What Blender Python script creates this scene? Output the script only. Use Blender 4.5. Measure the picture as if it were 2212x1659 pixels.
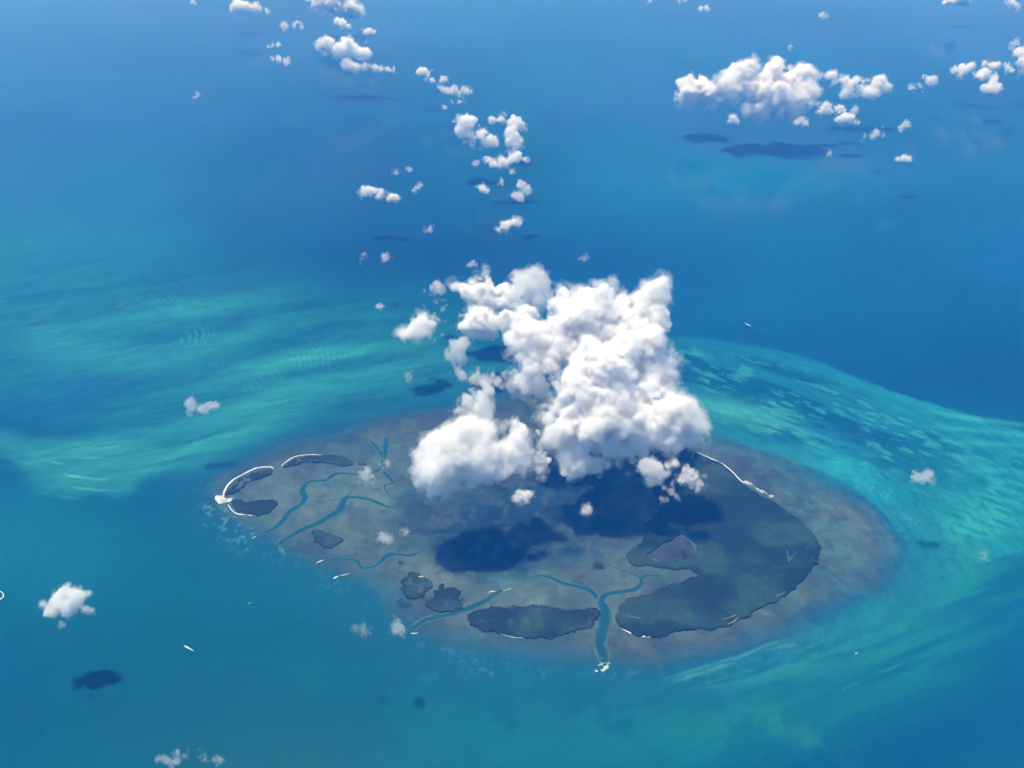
import bpy, math, random
import numpy as np
from mathutils import Vector

# ------------------------------------------------------------------ scene, camera, light, exposure
scene = bpy.context.scene
for o in list(bpy.data.objects):
    bpy.data.objects.remove(o, do_unlink=True)
C = scene.collection

CAM_H = 5000.0                      # the aircraft, metres above the sea
PITCH = math.radians(35.0)          # how far the lens looks down
FOC = 1779.0                        # focal length in units of a 2212 x 1659 picture
cam_data = bpy.data.cameras.new('camera')
cam_data.sensor_fit = 'HORIZONTAL'
cam_data.angle_x = 2 * math.atan(1106.0 / FOC)
cam_data.clip_start = 1.0
cam_data.clip_end = 600000.0
cam = bpy.data.objects.new('camera', cam_data)
C.objects.link(cam)
cam.location = (0, 0, CAM_H)
cam.rotation_euler = (math.pi / 2 - PITCH, 0, 0)
scene.camera = cam

SUN_DIR = Vector((-0.23, 0.36, 1.0)).normalized()      # towards the sun: high, beyond the island and a little left
world = bpy.data.worlds.new('World')
scene.world = world
world.use_nodes = True
wn = world.node_tree
wn.nodes.clear()
w_out = wn.nodes.new('ShaderNodeOutputWorld')
w_bg = wn.nodes.new('ShaderNodeBackground')
w_sky = wn.nodes.new('ShaderNodeTexSky')
w_sky.sky_type = 'NISHITA'
w_sky.sun_disc = False
w_sky.sun_elevation = math.asin(SUN_DIR.z)
w_sky.sun_rotation = math.atan2(SUN_DIR.x, SUN_DIR.y)
w_sky.altitude = 0.0
w_bg.inputs['Strength'].default_value = 0.09
wn.links.new(w_sky.outputs[0], w_bg.inputs[0])
wn.links.new(w_bg.outputs[0], w_out.inputs[0])

sun_data = bpy.data.lights.new('sun', 'SUN')
sun_data.energy = 4.8
sun_data.angle = math.radians(0.53)
sun_data.color = (1.0, 0.965, 0.91)
sun = bpy.data.objects.new('sun', sun_data)
C.objects.link(sun)
sun.rotation_euler = SUN_DIR.to_track_quat('Z', 'Y').to_euler()
sun.location = (0, 0, 30000)

scene.view_settings.view_transform = 'Standard'
scene.view_settings.look = 'None'
scene.view_settings.gamma = 1.0
scene.view_settings.use_curve_mapping = False
scene.view_settings.exposure = 0.18

scene.render.engine = 'CYCLES'
cy = scene.cycles
cy.max_bounces = 28
cy.diffuse_bounces = 1
cy.glossy_bounces = 1
cy.transmission_bounces = 2
cy.volume_bounces = 26
cy.transparent_max_bounces = 128
cy.caustics_reflective = False
cy.caustics_refractive = False
cy.use_adaptive_sampling = True
cy.adaptive_threshold = 0.04
cy.adaptive_min_samples = 16
cy.use_denoising = True

# ------------------------------------------------------------------ helpers
SP, CP = math.sin(PITCH), math.cos(PITCH)
RNG = np.random.default_rng(7)


def ray(px, py):
    """World direction (per unit of camera depth) through a point of the 2212 x 1659 picture."""
    u, v = (px - 1106.0) / FOC, (829.5 - py) / FOC
    return np.array([u, CP + v * SP, -SP + v * CP])


def at(px, py, z=0.0):
    d = ray(px, py)
    t = (z - CAM_H) / d[2]
    return np.array([d[0] * t, d[1] * t, z])


def pts(seq, z=0.0):
    return np.array([at(x, y, z)[:2] for x, y in seq])


def link(name, me, parent=None, label=None, cat=None, group=None, kind=None):
    o = bpy.data.objects.new(name, me)
    C.objects.link(o)
    if parent is not None:
        o.parent = parent
    for k, v in (('label', label), ('category', cat), ('group', group), ('kind', kind)):
        if v:
            o[k] = v
    return o


def np_mesh(name, verts, quads, mats, smooth=True, mat_index=None):
    """A mesh from an (n,3) array of points and an (m,4) or (m,3) array of faces."""
    me = bpy.data.meshes.new(name)
    verts = np.asarray(verts, np.float32)
    quads = np.asarray(quads, np.int32)
    k = quads.shape[1]
    me.vertices.add(len(verts))
    me.vertices.foreach_set('co', verts.ravel())
    me.loops.add(quads.size)
    me.loops.foreach_set('vertex_index', quads.ravel())
    me.polygons.add(len(quads))
    me.polygons.foreach_set('loop_start', np.arange(len(quads), dtype=np.int32) * k)
    if smooth:
        me.polygons.foreach_set('use_smooth', np.ones(len(quads), bool))
    if mat_index is not None:
        me.polygons.foreach_set('material_index', np.asarray(mat_index, np.int32))
    for m in mats if isinstance(mats, (list, tuple)) else [mats]:
        me.materials.append(m)
    me.update(calc_edges=True)
    return me


def set_colour(me, rgb, name='tone'):
    a = me.color_attributes.new(name, 'FLOAT_COLOR', 'POINT')
    col = np.ones((len(me.vertices), 4), np.float32)
    col[:, :3] = rgb
    a.data.foreach_set('color', col.ravel())


# --- noise -------------------------------------------------------------------------------------
_LAT = RNG.random((256, 256)).astype(np.float32)


def vnoise2(x, y, seed=0):
    """Smooth value noise in 0..1 at any points."""
    x = x + seed * 37.17
    y = y + seed * 91.73
    xi, yi = np.floor(x), np.floor(y)
    fx, fy = x - xi, y - yi
    fx = fx * fx * fx * (fx * (fx * 6 - 15) + 10)
    fy = fy * fy * fy * (fy * (fy * 6 - 15) + 10)
    a, b = xi.astype(np.int64) & 255, yi.astype(np.int64) & 255
    a1, b1 = (a + 1) & 255, (b + 1) & 255
    return ((_LAT[a, b] * (1 - fx) + _LAT[a1, b] * fx) * (1 - fy)
            + (_LAT[a, b1] * (1 - fx) + _LAT[a1, b1] * fx) * fy)


def fbm2(x, y, octaves=5, seed=0, gain=0.5, lac=2.03, rot=0.6):
    s, a, t = 0.0, 1.0, 0.0
    c, d = math.cos(rot), math.sin(rot)
    for i in range(octaves):
        s = s + a * vnoise2(x, y, seed + i * 3)
        t += a
        a *= gain
        x, y = (x * c - y * d) * lac, (x * d + y * c) * lac
    return s / t


def smooth(a, b, x):
    t = np.clip((x - a) / (b - a), 0, 1)
    return t * t * (3 - 2 * t)

# ------------------------------------------------------------------ outlines, read off the photograph and set down on the sea
def Z1(*s): return [(414.7 + x * .25, 898.6 + y * .25) for x, y in s]
def Z3(*s): return [(829.4 + x * .25, 1071.4 + y * .25) for x, y in s]
def Z4(*s): return [(1296.0 + x * .25, 933.0 + y * .25) for x, y in s]
def Z5(*s): return [(1296.0 + x * .414, 1296.0 + y * .414) for x, y in s]


def rounded(P, n=2):
    """Chaikin-smoothed closed outline."""
    P = np.asarray(P, float)
    for _ in range(n):
        Q = np.roll(P, -1, 0)
        P = np.stack([P * .75 + Q * .25, P * .25 + Q * .75], 1).reshape(-1, 2)
    return P


def spline(P, n=8):
    """Catmull-Rom through rows of P (any number of columns)."""
    P = np.asarray(P, float)
    E = np.vstack([2 * P[0] - P[1], P, 2 * P[-1] - P[-2]])
    out = []
    for i in range(1, len(E) - 2):
        a, b, c, d = E[i - 1], E[i], E[i + 1], E[i + 2]
        for t in np.arange(n) / n:
            out.append(.5 * (2 * b + (c - a) * t + (2 * a - 5 * b + 4 * c - d) * t ** 2 + (3 * b - a - 3 * c + d) * t ** 3))
    out.append(P[-1])
    return np.array(out)


def poly_sd(X, Y, P):
    """Signed distance to a closed outline, positive inside."""
    P = np.asarray(P, np.float32)
    X, Y = X.astype(np.float32), Y.astype(np.float32)
    best = np.full(X.shape, 1e12, np.float32)
    ins = np.zeros(X.shape, bool)
    Q = np.roll(P, -1, 0)
    for (x0, y0), (x1, y1) in zip(P, Q):
        dx, dy = x1 - x0, y1 - y0
        t = np.clip(((X - x0) * dx + (Y - y0) * dy) / (dx * dx + dy * dy + 1e-9), 0, 1)
        best = np.minimum(best, (X - x0 - t * dx) ** 2 + (Y - y0 - t * dy) ** 2)
        if y0 != y1:
            ins ^= ((y0 > Y) != (y1 > Y)) & (X < (x1 - x0) * (Y - y0) / (y1 - y0) + x0)
    d = np.sqrt(best)
    return np.where(ins, d, -d)


def line_d(X, Y, P):
    best = np.full(X.shape, 1e12, np.float32)
    for (x0, y0), (x1, y1) in zip(P[:-1], P[1:]):
        dx, dy = x1 - x0, y1 - y0
        t = np.clip(((X - x0) * dx + (Y - y0) * dy) / (dx * dx + dy * dy + 1e-9), 0, 1)
        best = np.minimum(best, (X - x0 - t * dx) ** 2 + (Y - y0 - t * dy) ** 2)
    return np.sqrt(best)


FLAT = rounded(pts([(452, 1060), (480, 1025), (560, 985), (650, 948), (780, 915), (900, 893), (1050, 850), (1200, 840), (1400, 890), (1560, 945),
                    (1700, 985), (1820, 1050), (1900, 1115), (1945, 1185), (1925, 1245), (1850, 1295), (1720, 1348), (1560, 1400), (1420, 1436),
                    (1310, 1440), (1200, 1438), (1080, 1420), (980, 1390), (880, 1340), (800, 1285), (700, 1230), (610, 1190), (540, 1160), (480, 1118)]))
LEFT_SHOAL = rounded(pts([(-300, 560), (0, 545), (200, 560), (380, 600), (560, 605), (760, 640), (960, 700), (1120, 760), (1090, 830), (960, 880), (820, 905), (700, 935),
                          (600, 960), (500, 985), (440, 1010), (330, 1000), (220, 960), (120, 900), (0, 860), (-300, 830)]))
TONGUE = rounded(pts([(-60, 900), (30, 940), (110, 950), (230, 930), (400, 960), (470, 985), (400, 1010), (310, 1045), (270, 1082), (170, 1092), (90, 1068), (40, 1010), (-60, 950)]))
RIGHT_SHOAL = rounded(pts([(1250, 730), (1440, 728), (1560, 732), (1690, 755), (1800, 790), (1900, 838), (2050, 880), (2240, 940), (2500, 1040), (2480, 1200), (2300, 1180), (2180, 1200),
                           (2060, 1250), (1950, 1330), (1850, 1390), (1700, 1440), (1560, 1470), (1385, 1502), (1420, 1470), (1600, 1412), (1780, 1345), (1920, 1260), (1965, 1180), (1900, 1100),
                           (1800, 1030), (1650, 975), (1480, 930), (1300, 880), (1200, 800)]))
TAIL = rounded(pts([(1380, 1503), (1440, 1470), (1560, 1430), (1700, 1385), (1830, 1330), (1960, 1255), (2090, 1180), (2150, 1200), (2080, 1310), (1940, 1400), (1740, 1462), (1560, 1490)]), 1)
LAGOON = rounded(pts([(850, 1085), (890, 1060), (960, 1020), (1060, 1000), (1200, 985), (1330, 1000), (1420, 1080), (1400, 1170), (1340, 1190), (1300, 1230), (1180, 1235), (1150, 1270), (1080, 1290),
                      (1010, 1275), (960, 1225), (900, 1170), (820, 1130)]))
HEART = pts([(1190, 1150)])[0]


def project(X, Y):
    dep = np.maximum(Y * CP + CAM_H * SP, 900.0)
    up = Y * SP - CAM_H * CP
    return 1106 + FOC * X / dep, 829.5 - FOC * up / dep


def blob(PX, PY, cx, cy, rx, ry, ang=0.0):
    c, s = math.cos(math.radians(ang)), math.sin(math.radians(ang))
    u, v = PX - cx, PY - cy
    return np.exp(-(((u * c + v * s) / rx) ** 2 + ((-u * s + v * c) / ry) ** 2))


def mixc(A, B, t):
    return A + (np.asarray(B, np.float32) - A) * t[..., None]


def rot(X, Y, p0, p1, along, across):
    """Coordinates stretched along the line p0-p1 of the picture laid on the sea."""
    a, b = at(*p0), at(*p1)
    d = (b - a)[:2] / np.linalg.norm((b - a)[:2])
    return (X * d[0] + Y * d[1]) / along, (-X * d[1] + Y * d[0]) / across


def sea_tone(X, Y):
    """Colour of the water with the bottom seen through it; also how much of each place is tidal flat."""
    PX, PY = project(X, Y)
    wx = X + 260 * (fbm2(X / 900, Y / 900, 4, 11) - .5)
    wy = Y + 260 * (fbm2(X / 900, Y / 900, 4, 23) - .5)
    big = fbm2(X / 5200, Y / 9000, 4, 3)
    c = np.empty(X.shape + (3,), np.float32)
    c[:] = (0.003, 0.070, 0.125)                                    # open water over a deep bottom
    # milky teal water on the near left, deep blue on the right and in a belt behind the bank
    teal = smooth(1500, 300, PX) * smooth(980, 1300, PY)
    c = mixc(c, (0.003, 0.092, 0.115), teal * .9)
    c = mixc(c, (0.006, 0.130, 0.165), blob(PX, PY, 60, 1180, 260, 140) * .7)
    c = mixc(c, (0.003, 0.110, 0.120), blob(PX, PY, 1100, 1580, 620, 130) * .75)
    c = mixc(c, (0.004, 0.125, 0.120), blob(PX, PY, 1480, 1600, 200, 70, -12) * .4)
    c = mixc(c, (0.002, 0.052, 0.115), blob(PX, PY, 1960, 1600, 420, 120, -25) * .8)
    c = mixc(c, (0.002, 0.060, 0.120), blob(PX, PY, -20, 1500, 160, 190) * .6)
    c = mixc(c, (0.003, 0.050, 0.130), blob(PX, PY, 2000, 830, 500, 90, 16) * .75)
    c = mixc(c, (0.004, 0.085, 0.200), blob(PX, PY, 2250, 580, 330, 150) * .6)
    c = mixc(c, (0.003, 0.042, 0.112), blob(PX, PY, 1050, 540, 700, 80, 3) * .85)
    c = mixc(c, (0.006, 0.090, 0.160), blob(PX, PY, 1560, 420, 300, 90) * .5)
    c = mixc(c, (0.008, 0.120, 0.190), blob(PX, PY, 1350, 170, 420, 70) * .5)
    c = mixc(c, (0.008, 0.110, 0.180), blob(PX, PY, 380, 60, 260, 40) * .5)
    c = mixc(c, (0.012, 0.058, 0.150), blob(PX, PY, 260, 240, 420, 80) * .5)
    c = mixc(c, (0.008, 0.112, 0.165), blob(PX, PY, 1620, 360, 380, 70, 3) * .5)
    c = mixc(c, (0.018, 0.062, 0.150), smooth(.46, .66, fbm2(X / 3800, Y / 7000, 4, 35)) * smooth(560, 380, PY) * .55)
    c *= (0.80 + 0.34 * smooth(.3, .7, big))[..., None]
    bands = fbm2(*rot(X, Y, (200, 330), (1400, 300), 9000, 900), 4, 31)
    c *= (0.86 + 0.28 * bands)[..., None]

    # ---- the sandy shoal on the left
    sdl = poly_sd(wx, wy, LEFT_SHOAL)
    edge = 420 + 900 * smooth(760, 560, PY)
    shoal = smooth(-edge, 520, sdl + 500 * (fbm2(X / 1500, Y / 700, 4, 41) - .5))
    su, sv = rot(wx, wy, (200, 1010), (1000, 850), 1300, 210)
    st = fbm2(su, sv, 5, 51)
    st2 = fbm2(su * 2.2, sv * 2.6, 4, 57)
    c = mixc(c, (0.014, 0.175, 0.190), shoal * (.42 + .50 * smooth(.34, .66, st)) * (.42 + .38 * smooth(560, 800, PY)))
    c = mixc(c, (0.006, 0.090, 0.160), shoal * smooth(.54, .72, st2) * .40 * smooth(640, 800, PY))
    c = mixc(c, (0.014, 0.165, 0.200), blob(PX, PY, 60, 520, 420, 110) * .55)
    c = mixc(c, (0.012, 0.140, 0.185), blob(PX, PY, 200, 380, 500, 60, 4) * .25)
    # long dark runnels and a blue pool inside it
    c = mixc(c, (0.006, 0.095, 0.180), blob(PX, PY, 170, 850, 210, 55, -12) * .8)
    c = mixc(c, (0.006, 0.100, 0.180), blob(PX, PY, 20, 770, 110, 34, 8) * .7)
    c = mixc(c, (0.006, 0.100, 0.170), blob(PX, PY, 420, 800, 130, 18, -14) * .45)
    for bx, by, rx, ry, an, k in ((420, 665, 190, 20, -8, .55), (470, 745, 130, 22, -16, .5), (700, 765, 190, 16, -6, .7), (560, 870, 250, 24, -16, .6),
                                  (300, 780, 120, 32, 0, .4), (110, 735, 120, 40, 0, .4), (560, 800, 160, 18, -14, .55), (820, 815, 120, 16, -12, .5), (520, 930, 130, 30, -16, .8), (430, 985, 70, 26, -20, .6)):
        c = mixc(c, (0.030, 0.310, 0.280), blob(PX, PY, bx, by, rx, ry, an) * k * (.5 + .7 * st2))
    # sand waves: short crests across the run of the shoal
    wu, wv = rot(wx, wy, (200, 1010), (1000, 850), 1, 1)
    ph = wu / 11 + wv / 60 + 12 * fbm2(X / 520, Y / 420, 3, 63)
    wave = np.maximum(0, np.sin(ph)) ** 3
    wmask = .12 + blob(PX, PY, 430, 722, 170, 48, -14) + .9 * blob(PX, PY, 640, 788, 170, 36, -12) + .8 * blob(PX, PY, 290, 655, 150, 22, -8) + .6 * blob(PX, PY, 110, 735, 70, 40) + .6 * blob(PX, PY, 520, 940, 120, 26, -15)
    c = mixc(c, (0.060, 0.370, 0.330), np.clip(wave * wmask * shoal * smooth(.40, .62, fbm2(X / 330, Y / 260, 4, 71)) * .42, 0, 1))
    # the bright tongue at the far left with curving sand bars
    sdt = poly_sd(wx, wy, TONGUE)
    tg = smooth(-60, 220, sdt + 120 * (fbm2(X / 300, Y / 160, 4, 77) - .5))
    c = mixc(c, (0.026, 0.255, 0.235), tg * (.45 + .5 * st))
    cx0, cy0 = at(170, 1100)[:2]
    ph = (Y - cy0 - .00022 * (X - cx0) ** 2 + .10 * (X - cx0)) / 22 + 5 * fbm2(X / 600, Y / 420, 3, 83)
    bar = np.maximum(0, np.sin(ph)) ** 5 * smooth(.42, .62, fbm2(X / 500, Y / 260, 3, 87))
    c = mixc(c, (0.10, 0.43, 0.37), np.clip(bar * tg * blob(PX, PY, 160, 1040, 150, 60) * .75, 0, 1))
    c = mixc(c, (0.005, 0.085, 0.150), smooth(.52, .68, st) * blob(PX, PY, 420, 965, 190, 30, -17) * .85)

    # ---- the bank on the right, combed along its rim
    ang = np.arctan2((Y - HEART[1]) * 1.25, X - HEART[0])
    rad = np.hypot(X - HEART[0], (Y - HEART[1]) * 1.25)
    sdr = poly_sd(X + 90 * (fbm2(X / 260, Y / 200, 4, 91) - .5), Y + 90 * (fbm2(X / 260, Y / 200, 4, 93) - .5), RIGHT_SHOAL)
    wrad = rad + 500 * (fbm2(X / 1400, Y / 1400, 3, 95) - .5)
    comb = fbm2(ang * 7.0, wrad / 130, 5, 97)
    rs = smooth(-12, 55, sdr)
    c = mixc(c, (0.008, 0.125, 0.175), rs * .9)
    south = smooth(1150, 1320, PY)
    rimw = 300 + 260 * blob(PX, PY, 2200, 1000, 260, 100)
    rim = rs * smooth(rimw + 260, 60, sdr + 260 * (comb - .5)) * smooth(1180, 1020, PY) * smooth(1.2, -.1, ang)
    c = mixc(c, (0.012, 0.250, 0.265), rim * (.55 + .6 * (comb - .2)) )
    c = mixc(c, (0.022, 0.260, 0.270), rim * blob(PX, PY, 1720, 808, 260, 30, 12) * .6)
    for k in range(5):
        yb = 905 + 27 * k
        c = mixc(c, (0.045, 0.340, 0.330), blob(PX, PY, 2110 + 22 * k, yb, 120, 5.5, 8 - k * 3) * .6 * (.5 + comb))
    # mottled sea-grass and sand between the rim and the flat
    mot = fbm2(*rot(X, Y, (1600, 900), (2100, 1090), 150, 48), 5, 103)
    inner = rs * smooth(1160, 1000, PY) * smooth(120, 420, sdr + 150 * (comb - .5))
    c = mixc(c, (0.003, 0.060, 0.105), inner * smooth(.40, .54, fbm2(*rot(X, Y, (1600, 880), (2100, 1040), 900, 240), 4, 107)) * .85)
    fleck = smooth(.52, .68, mot)
    c = mixc(c, (0.030, 0.240, 0.230), inner * fleck * .7 * smooth(.35, .6, fbm2(X / 500, Y / 500, 3, 109)))
    c = mixc(c, (0.040, 0.290, 0.235), rs * blob(PX, PY, 1580, 888, 105, 24, 12) * (.7 + .4 * comb))
    c = mixc(c, (0.050, 0.310, 0.250), rs * blob(PX, PY, 1690, 930, 60, 14, 18) * .8 * smooth(.4, .55, mot))
    c = mixc(c, (0.018, 0.270, 0.285), blob(PX, PY, 1830, 1010, 90, 34, 22) * .8)
    c = mixc(c, (0.018, 0.250, 0.250), blob(PX, PY, 1690, 1020, 26, 24, 40) * .6 * smooth(.35, .6, mot))
    c = mixc(c, (0.014, 0.215, 0.195), rs * blob(PX, PY, 2100, 1140, 190, 130) * .6)
    sand = blob(PX, PY, 2140, 1110, 60, 60, 40) + blob(PX, PY, 2080, 1160, 55, 34, 40) * .8 + blob(PX, PY, 2180, 1060, 60, 60) * .5
    c = mixc(c, (0.030, 0.300, 0.265), np.clip(sand, 0, 1) * smooth(.34, .6, mot) * .85)
    c = mixc(c, (0.010, 0.180, 0.190), blob(PX, PY, 2150, 1010, 160, 110) * .4)
    # the combed tail that runs back along the near side
    cu, cv = rot(X + 60 * (fbm2(X / 400, Y / 300, 3, 113) - .5), Y, (1400, 1495), (1900, 1320), 900, 70)
    tail_st = fbm2(cu, cv, 5, 117)
    sdq = poly_sd(wx * .5 + X * .5, wy * .5 + Y * .5, TAIL)
    tl = smooth(-90, 160, sdq)
    c = mixc(c, (0.016, 0.225, 0.190), tl * (.30 + .9 * smooth(.38, .62, tail_st)) * .9)
    c = mixc(c, (0.045, 0.330, 0.285), tl * smooth(170, 20, sdq) * smooth(.46, .58, tail_st) * smooth(1850, 1500, PX) * .8)
    for ln, w, k in (([(1382, 1502), (1420, 1485), (1500, 1460), (1600, 1432), (1720, 1392)], 16, .85), ([(1432, 1466), (1500, 1446), (1590, 1420), (1680, 1386)], 9, .6),
                     ([(1530, 1474), (1640, 1440), (1760, 1395)], 9, .5), ([(1820, 1490), (1880, 1462), (1950, 1430)], 7, .45)):
        ld = line_d(X + 30 * (fbm2(X / 120, Y / 120, 3, 119) - .5), Y + 30 * (fbm2(X / 120, Y / 120, 3, 127) - .5), pts(ln))
        c = mixc(c, (0.085, 0.360, 0.290), smooth(w * 1.8, w * .2, ld) * k * smooth(.28, .52, tail_st) * smooth(.22, .5, fbm2(X / 90, Y / 90, 4, 129)))
    c = mixc(c, (0.010, 0.165, 0.150), blob(PX, PY, 2000, 1340, 230, 110, -35) * .75 * (.3 + 1.1 * smooth(.3, .65, tail_st)))
    c = mixc(c, (0.008, 0.130, 0.125), blob(PX, PY, 1500, 1560, 480, 80, -8) * .6)
    c = mixc(c, (0.010, 0.150, 0.130), smooth(.50, .64, tail_st) * blob(PX, PY, 1560, 1560, 260, 60, -8) * .55)
    c = mixc(c, (0.020, 0.170, 0.130), smooth(.52, .62, fbm2(X / 160, Y / 200, 5, 121)) * blob(PX, PY, 1690, 1570, 150, 26, 24) * .5)
    c = mixc(c, (0.010, 0.170, 0.150), smooth(.48, .66, fbm2(X / 240, Y / 200, 5, 123)) * blob(PX, PY, 1120, 1490, 330, 46, 4) * .6)
    c = mixc(c, (0.003, 0.060, 0.100), smooth(.55, .68, fbm2(X / 260, Y / 230, 5, 125)) * blob(PX, PY, 1250, 1560, 560, 90) * .5)

    # ---- the tidal flat round the islands
    fl = poly_sd(wx * .45 + X * .55, wy * .45 + Y * .55, FLAT)
    fn = fbm2(X / 520, Y / 420, 5, 131)
    fine = fbm2(X / 90, Y / 110, 4, 137)
    flat = smooth(-130, 260, fl + 240 * (fn - .5))
    skirt = smooth(-700, -60, fl + 260 * (fn - .5))                 # turtle grass on the slope outside
    c = mixc(c, (0.012, 0.085, 0.130), skirt * (1 - flat) * .45 * (1 - .75 * smooth(1300, 1700, PX) * smooth(1250, 1050, PY)))
    mud = np.empty_like(c)
    mud[:] = (0.056, 0.092, 0.092)
    mud = mixc(mud, (0.100, 0.150, 0.130), smooth(.40, .64, fbm2(X / 700, Y / 600, 5, 141)))
    mud = mixc(mud, (0.050, 0.056, 0.075), smooth(.5, .66, fbm2(X / 380, Y / 330, 5, 143)) * .6)
    mud = mixc(mud, (0.115, 0.170, 0.145), blob(PX, PY, 700, 1080, 190, 70) * .6)
    mud = mixc(mud, (0.170, 0.180, 0.130), blob(PX, PY, 950, 1245, 60, 22, 20) * .8 + blob(PX, PY, 1040, 1345, 300, 26) * .25)
    mud = mixc(mud, (0.125, 0.155, 0.125), blob(PX, PY, 1240, 1275, 120, 40) * .5)
    rimf = smooth(330, 40, fl) * (1 - .6 * smooth(1560, 1750, PX))
    mud = mixc(mud, (0.056, 0.064, 0.060), rimf * .75 * smooth(.3, .55, fn))
    mud = mixc(mud, (0.050, 0.135, 0.125), smooth(.5, .66, fbm2(*rot(X, Y, (1650, 1000), (1850, 1130), 260, 110), 5, 147)) * smooth(1560, 1700, PX) * .75)
    mud = mixc(mud, (0.120, 0.165, 0.140), smooth(.56, .68, fbm2(*rot(X, Y, (1650, 1000), (1850, 1130), 200, 80), 5, 149)) * smooth(1600, 1760, PX) * .6)
    mud = mixc(mud, (0.110, 0.140, 0.120), smooth(20, 200, fl) * smooth(520, 260, fl) * smooth(1560, 1760, PX) * .5 * smooth(.3, .6, fn))
    mud = mixc(mud, (0.115, 0.135, 0.110), blob(PX, PY, 1180, 1400, 330, 26) * .45)
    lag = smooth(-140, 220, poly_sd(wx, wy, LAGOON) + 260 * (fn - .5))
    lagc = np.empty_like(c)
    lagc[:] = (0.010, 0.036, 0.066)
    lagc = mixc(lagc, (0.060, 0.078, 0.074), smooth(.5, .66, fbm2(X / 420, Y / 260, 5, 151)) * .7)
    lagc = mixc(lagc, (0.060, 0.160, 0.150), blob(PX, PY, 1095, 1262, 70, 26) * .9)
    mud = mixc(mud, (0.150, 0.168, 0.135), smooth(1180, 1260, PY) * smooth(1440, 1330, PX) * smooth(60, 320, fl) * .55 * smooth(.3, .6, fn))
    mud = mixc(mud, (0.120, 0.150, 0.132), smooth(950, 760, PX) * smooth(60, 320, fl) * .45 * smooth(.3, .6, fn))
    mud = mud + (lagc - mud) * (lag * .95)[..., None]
    mott = fbm2(X / 150, Y / 140, 5, 145, gain=.6)
    mud *= ((0.70 + 0.20 * fine) * (.80 + .40 * smooth(.25, .75, mott)))[..., None]
    mud = mixc(mud, (0.095, 0.110, 0.090), smooth(.60, .72, fbm2(X / 70, Y / 80, 4, 146)) * .3)
    mud = mixc(mud, (0.024, 0.046, 0.052), smooth(.62, .74, fbm2(X / 110, Y / 90, 5, 148)) * .4)
    mud *= np.array((.80, .98, .94), np.float32)
    mud[..., 0] = np.minimum(mud[..., 0], mud[..., 1] * .70)
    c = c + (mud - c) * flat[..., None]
    # bright sand patches strewn along the outer edge
    fk = smooth(.56, .68, fbm2(X / 30, Y / 36, 3, 157)) * smooth(.42, .6, fbm2(X / 150, Y / 150, 3, 159))
    near_w = (blob(PX, PY, 520, 1150, 70, 30, 30) + blob(PX, PY, 590, 1178, 60, 20, 20) * .8 + blob(PX, PY, 470, 1100, 50, 40) * .7 + blob(PX, PY, 730, 1285, 90, 24, 32) * .25
              + blob(PX, PY, 980, 1410, 120, 16, 18) * .3 + blob(PX, PY, 1080, 1450, 140, 14, 4) * .3 + blob(PX, PY, 1950, 1090, 200, 90, 35) * .35 + blob(PX, PY, 1330, 1455, 120, 14) * .3)
    c = mixc(c, (0.12, 0.31, 0.27), np.clip(fk * near_w * .5, 0, .4))
    c *= (0.94 + 0.12 * fine)[..., None]
    fu, fv = rot(wx, wy, (200, 1010), (1000, 850), 260, 42)
    thread = fbm2(fu, fv, 5, 161)
    c *= (1 + (thread - .5) * (.50 * np.clip(shoal + tg, 0, 1) * (1 - flat) + .12))[..., None]
    thread = fbm2(ang * 26, wrad / 42, 5, 163)
    c *= (1 + (thread - .5) * .55 * np.clip(rs + tl * .5, 0, 1) * (1 - flat))[..., None]
    c *= 1 - ((shoal + tg).clip(0, 1) * (1 - flat))[..., None] * np.array((0, .13, .15), np.float32)
    blot = fbm2(X / 900, Y / 1500, 5, 167)
    c *= (.80 + .20 * blot)[..., None]
    return np.clip(c, 0, 1), flat


def tone_material(name, rough, spec, grain=0.10, scale=0.02, bump=0.0):
    m = bpy.data.materials.new(name)
    m.use_nodes = True
    nt = m.node_tree
    b = nt.nodes['Principled BSDF']
    b.inputs['Roughness'].default_value = rough
    b.inputs['Specular IOR Level'].default_value = spec
    a = nt.nodes.new('ShaderNodeAttribute')
    a.attribute_name = 'tone'
    g = nt.nodes.new('ShaderNodeNewGeometry')
    n = nt.nodes.new('ShaderNodeTexNoise')
    n.inputs['Scale'].default_value = scale
    n.inputs['Detail'].default_value = 6
    r = nt.nodes.new('ShaderNodeMapRange')
    r.inputs['From Min'].default_value = .3
    r.inputs['From Max'].default_value = .7
    r.inputs['To Min'].default_value = 1 - grain
    r.inputs['To Max'].default_value = 1 + grain
    mx = nt.nodes.new('ShaderNodeVectorMath')
    mx.operation = 'SCALE'
    nt.links.new(g.outputs['Position'], n.inputs['Vector'])
    nt.links.new(n.outputs['Fac'], r.inputs['Value'])
    nt.links.new(a.outputs['Color'], mx.inputs[0])
    nt.links.new(r.outputs[0], mx.inputs['Scale'])
    nt.links.new(mx.outputs[0], b.inputs['Base Color'])
    if bump:
        bp = nt.nodes.new('ShaderNodeBump')
        bp.inputs['Strength'].default_value = .5
        bp.inputs['Distance'].default_value = bump
        nt.links.new(n.outputs['Fac'], bp.inputs['Height'])
        nt.links.new(bp.outputs[0], b.inputs['Normal'])
    return m


M_SEA = tone_material('sea_water', .14, .06, .10, .035)
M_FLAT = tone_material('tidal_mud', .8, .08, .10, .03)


def lines(dense0, dense1, step, far0, far1, grow):
    a = list(np.arange(dense0, dense1 + step, step))
    s = step
    while a[-1] < far1:
        s *= grow
        a.append(a[-1] + s)
    s, lo = step, [a[0]]
    while lo[-1] > far0:
        s *= grow
        lo.append(lo[-1] - s)
    return np.array(lo[:0:-1] + a)


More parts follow.
